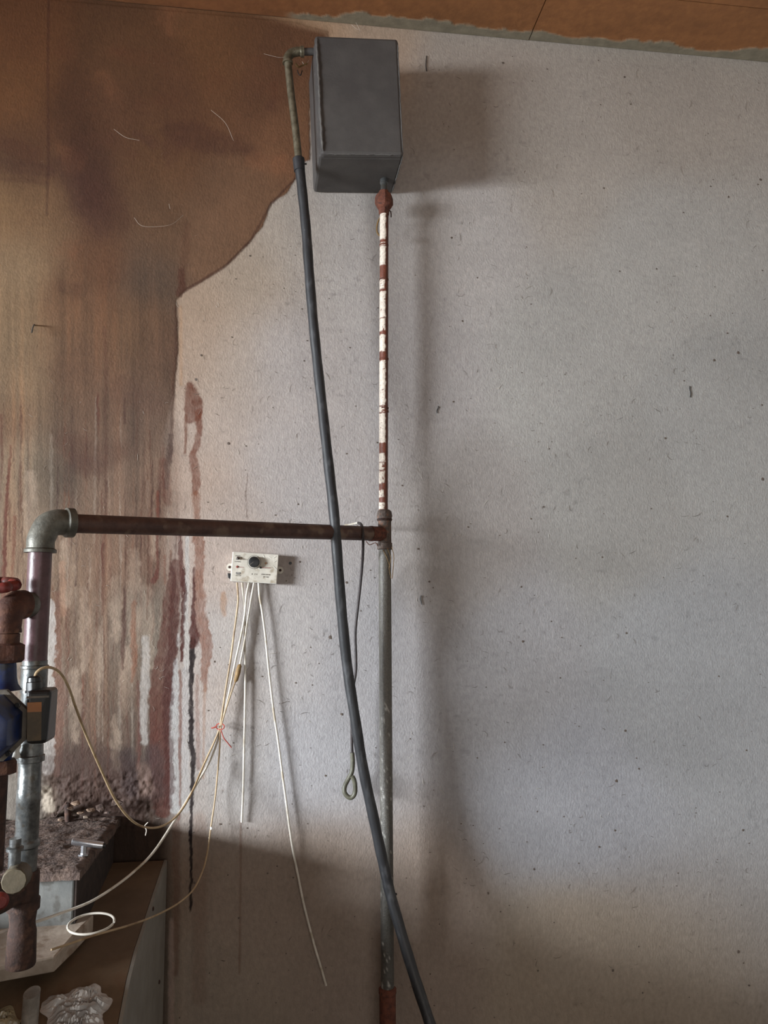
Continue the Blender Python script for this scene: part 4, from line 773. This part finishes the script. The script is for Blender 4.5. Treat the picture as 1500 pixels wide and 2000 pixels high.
# ------------------------------------------------------------------ cables
def cable(name, pts, r, mt, label, cat='cable', group=None, n=7):
    o = tube(name, spline([un(*p) for p in pts], n), r, MT[mt], None, 8, org=un(*pts[0])); return props(o, label, cat, group)
def pts2(s, d0, d1): n = len(s); return [(x, y, d0+(d1-d0)*k/(n-1)) for k, (x, y) in enumerate(s)]
cable('pump_cable', [(463,1138,.014),(465,1170,.02),(462,1200,.02),(456,1245,.02),(450,1290,.02),(441,1345,.02),(432,1405,.022),(428,1425,.025),(418,1450,.03),(398,1494,.045),(372,1553,.09),(347,1592,.13),(318,1613,.17),(285,1616,.21),(255,1600,.26),(225,1561,.31),(196,1500,.37),(168,1435,.43),(148,1382,.48),(133,1340,.52),(117,1314,.55),(100,1304,.57),(84,1305,.58),(72,1313,.585),(67.5,1324,.585)],
      .0022, 'beige', 'beige pump cable sweeping in a deep loop up to the blue pump')
cable('loose_cable', [(473,1138,.014),(475,1165,.014),(478,1200,.012),(478,1260,.012),(479,1330,.012),(478,1400,.012),(476.5,1470,.012),(475,1540,.012),(472,1606,.010)], .0025, 'wire', 'white cable hanging straight down from the middle of the controller')
cable('loose_cable', [(486,1138,.014),(481,1165,.018),(478,1200,.018),(470,1245,.018),(460,1290,.018),(449,1345,.018),(437,1395,.02),(430,1425,.022),(424,1450,.025),(408,1490,.035),(385,1530,.06),(358,1575,.10),(335,1612,.14),(300,1664,.20),(262,1702,.25),(222,1733,.29),(175,1762,.325),(120,1783,.36),(75,1799,.41),(30,1812,.46),(-10,1824,.5)], .0025, 'wire', 'white cable passing the red tie and running down left over the boiler')
cable('loose_cable', [(496,1138,.014),(492,1160,.016),(487,1190,.016),(482,1220,.016),(478,1250,.016),(472,1280,.016),(468,1300,.016)], .0022, 'wire', 'short white lead from the controller down to the brown taped joint')
jt = tube('taped_joint', [un(469, 1297, .018), un(468, 1300, .018), un(465, 1312, .018), un(461, 1328, .018), un(459, 1333, .018)], [.0015, .0048, .0062, .005, .0015], MT['tape'], None, 12); props(jt, 'brown taped joint in the thin lead below the controller', 'joint')
cable('loose_cable', [(459,1333,.018),(452,1352,.02),(443,1380,.022),(434,1410,.024),(430,1430,.026),(429,1460,.022),(425,1510,.02),(420,1560,.02),(412,1615,.03),(405,1665,.05),(396,1700,.07),(378,1737,.10),(350,1763,.14),(315,1783,.215),(285,1796,.285),(250,1808,.36),(215,1818,.41),(180,1828,.445),(140,1842,.48),(100,1855,.51)], .0018, 'beige', 'thin beige cable leaving the taped joint, hanging lowest over the boiler')
cable('loose_cable', [(505,1138,.014),(507,1165,.014),(512,1195,.014),(518,1240,.014),(523,1290,.014),(529,1345,.014),(536,1400,.014),(542,1440,.014),(550,1500,.014),(558,1560,.014),(566,1620,.014),(573,1665,.012),(582,1710,.012),(592,1760,.012),(603,1805,.012),(615,1850,.012),(627,1890,.010),(637,1925,.010)], .0026, 'wire', 'rightmost white cable slanting down from the controller past the black probe')
for px, py, cl_ in ((412, 1618, 'upper'), (409, 1637, 'lower')):
    o = chunk('cable_clip', un(px, py, .036), (.003, .003, .004), MT['creamside'], cl_+' of two tiny white clips on the thin beige cable', 'clip', 'white clips on the thin cable')
c0 = hz(178, 1806, .892); cr_ = (hz(220, 1806, .892)-hz(134, 1806, .892))[0]/2
P = [c0+np.array([cr_*math.cos(t), cr_*.92*math.sin(t), .002+.004*math.sin(t*1.0)]) for t in np.linspace(0, 2*math.pi*.97, 50)]
o = tube('cable_ring', P, .0021, MT['wire'], None, 10); props(o, 'ring of white cable lying at the slab edge on the boiler', 'cable')
rt = thing('red_wire_tie', 'red wire tie twisted around the white cables', 'tie', un(430, 1419, .025))
P = [un(430+9*math.cos(t)*.9, 1419+6*math.sin(t), .024+.008*math.sin(t+1)) for t in np.linspace(0, 2*math.pi, 25)]
tube('loop', P, .0012, MT['redwire'], rt, 8)
tube('tail', spline([un(432, 1427, .028), un(437, 1441, .03), (un(444, 1450, .03)), un(452, 1460, .028)], 5), .0012, MT['redwire'], rt, 8)
tube('tail', spline([un(424, 1418, .03), un(418, 1421, .03), un(413, 1422, .028)], 5), .0016, MT['redwire'], rt, 8)
o = tube('string_tie', spline([un(289, 1606, .215), un(283, 1613, .212), (un(286, 1622, .215)), un(284, 1632, .215)], 5), .0009, MT['fibre2'], None, 6); props(o, 'scrap of pale string tied at the bottom of the pump cable loop', 'string')
# probe cable
pb = thing('temperature_probe', 'black probe cable draped over the brown pipe, ending in a looped grey sleeve', 'probe', un(708, 1030, .1))
tube('white_sleeve', spline([un(672, 1026, .045), un(686, 1024, .05), un(697, 1021.5, .06), un(701, 1021.5, .07)], 5), [.0008]+[.0022]*15, MT['wire'], pb, 8)
tube('probe_cable', spline([un(700, 1021.5, .07), un(705, 1024, .105), un(708, 1033, .126), un(709, 1050, .128), un(709, 1070, .108), un(708, 1095, .08), un(704, 1140, .06), un(699, 1185, .05), un(694, 1235, .045), un(695, 1280, .045), un(695, 1310, .045), un(690, 1345, .045), un(687, 1390, .045), un(687, 1440, .045), un(688, 1475, .045)], 6), .0033, MT['blackwire'], pb, 10)
tube('sleeve_loop', spline([un(688, 1470, .045), un(689, 1490, .045), un(687, 1508, .045), un(680, 1522, .045), un(674, 1534, .047), un(672.5, 1545, .049), un(677, 1554, .051), un(685, 1558, .053), un(692, 1552, .055), (un(694, 1540, .056)), un(692, 1525, .057), un(688, 1516, .057)], 6), .0052, MT['bulb'], pb, 14, label='grey-green looped sleeve')

# ------------------------------------------------------------------ small things on the wall
nl = thing('bent_nail', 'small bent nail sticking out of the stained wall at far left', 'nail', un(67, 640, 0))
tube('shank', spline([un(68, 636, -.003), un(67, 634, .02), un(64, 640, .028), un(62, 650, .03)], 5), .0016, MT['galv'], nl, 8)
p = un(567, 1100, -.004); o = lathe('wall_plug', p, un(567, 1100, .0006), [(0, .0034), (1, .0038)], MT['black'], None, 14); props(o, 'small black plugged hole in the wall right of the controller', 'plug')
for (x, y, l, sl_) in ((833, 124, 30, 'thin dark splinter on the wall top, right of the tank'), (1348, 765, 22, 'dark splinter standing alone far right on the grey wall'), (855, 800, 14, 'small dark splinter right of the painted pipe at its lower half'), (822, 1172, 18, 'ragged dark splinter right of the thick riser below the tee')):
    q = [un(x+rng.uniform(-2, 2), y-l/2+l*k/3, .0022) for k in range(4)]
    o = tube('dark_splinter', spline(q, 3), .0011, MT['black'], None, 5); props(o, sl_, 'splinter', 'dark splinters on the grey wall')
# fibres stuck on the plaster: countless, one object each tone
def fibres(name, n, mt, lenr, rad, region, label, seedn):
    r2 = np.random.default_rng(seedn); VV = []; FF = []; off = 0
    for k in range(n):
        while True:
            x, y = r2.uniform(*region[0]), r2.uniform(*region[1])
            if vn(np.array(x/90), np.array(y/90), seedn % 50) > .35 and not (600 < x < 800 and y < 390): break
        L_ = r2.uniform(*lenr)*(.5+r2.random()); t = r2.uniform(0, 2*math.pi); cv = r2.normal()*.9
        pts = []; q = np.array([x, y], float)
        for s in range(4): pts.append(un(q[0], q[1], .0012)); q = q+L_/3*np.array([math.cos(t), math.sin(t)]); t += cv*.6
        v, f = tube_data(pts, np.array([.4, 1, 1, .4])*rad*r2.uniform(.6, 1.3), 3, cap=False); VV.append(v); FF += [tuple(i_+off for i_ in q4) for q4 in f]; off += len(v)
    V = np.concatenate(VV); o = mesh(name, V, FF, MT[mt], None, False); props(o, label, 'fibres', kind='stuff')
fibres('wall_fibres', 480, 'fibre', (5, 16), .00032, ((360, 1490), (130, 1990)), 'dark hairlike fibres stuck all over the grey plaster wall', 5)
fibres('wall_fibres', 420, 'fibre2', (5, 14), .00032, ((20, 1200), (120, 1600)), 'pale hairlike fibres stuck all over the plaster wall', 6)
# dirt specks
r3 = np.random.default_rng(12); VV = []; FF = []; off = 0
for k in range(620):
    x, y = r3.uniform(350, 1490), r3.uniform(110, 1990)
    if 600 < x < 800 and y < 390: continue
    p = un(x, y, .0009); s = r3.gamma(2., .0005)+.0003; a = r3.uniform(0, 6.28, 5).cumsum()
    v = np.array([p+s*np.array([math.cos(t*1.2566+.3)*r3.uniform(.6, 1.3), 0, math.sin(t*1.2566+.3)*r3.uniform(.6, 1.3)]) for t in range(5)]+[p+np.array([0, -.0006, 0])])
    VV.append(v); FF += [(off+t, off+(t+1) % 5, off+5) for t in range(5)]; off += 6
o = mesh('dirt_specks', np.concatenate(VV), FF, MT['fibre'], None, False); props(o, 'tiny dark specks of dirt on the grey wall', 'specks', kind='stuff')
# cobwebs
cwb = []; FF = []; off = 0
for s in ([(515,105),(545,112),(560,110)], [(412,215),(440,240),(456,275)], [(222,252),(245,268),(272,274)], [(262,425),(275,440),(300,443),(335,438),(358,420)], [(330,398),(332,408)], [(686,48),(700,58),(710,50)], [(695,44),(703,60),(699,66)], [(590,120),(596,128),(603,118)]):
    d_ = .01; v, f = tube_data(spline([un(x, y, d_) for x, y in s], 5), .00035, 3, cap=False); cwb.append(v); FF += [tuple(i_+off for i_ in q4) for q4 in f]; off += len(v)
o = mesh('cobweb_threads', np.concatenate(cwb), FF, MT['fibre2'], None, False); props(o, 'loose cobweb threads on the brown stained upper wall', 'cobweb', kind='stuff')
o = tube('hanging_fluff', spline([un(577, 124, .11), un(583, 131, .105), un(590, 128, .10), un(600, 124, .10)], 5), .0022, MT['tape'], None, 6); props(o, 'brown fluff of cobweb caught under the bent olive pipe', 'fluff')
o = tube('hanging_hook', spline([un(581, 137, .10), un(583, 144, .10), un(587, 147, .10), un(590, 138, .10)], 5), .0012, MT['black'], None, 6); props(o, 'small dark hook shape hanging below the bent olive pipe', 'hook')
bpy.context.view_layer.update()
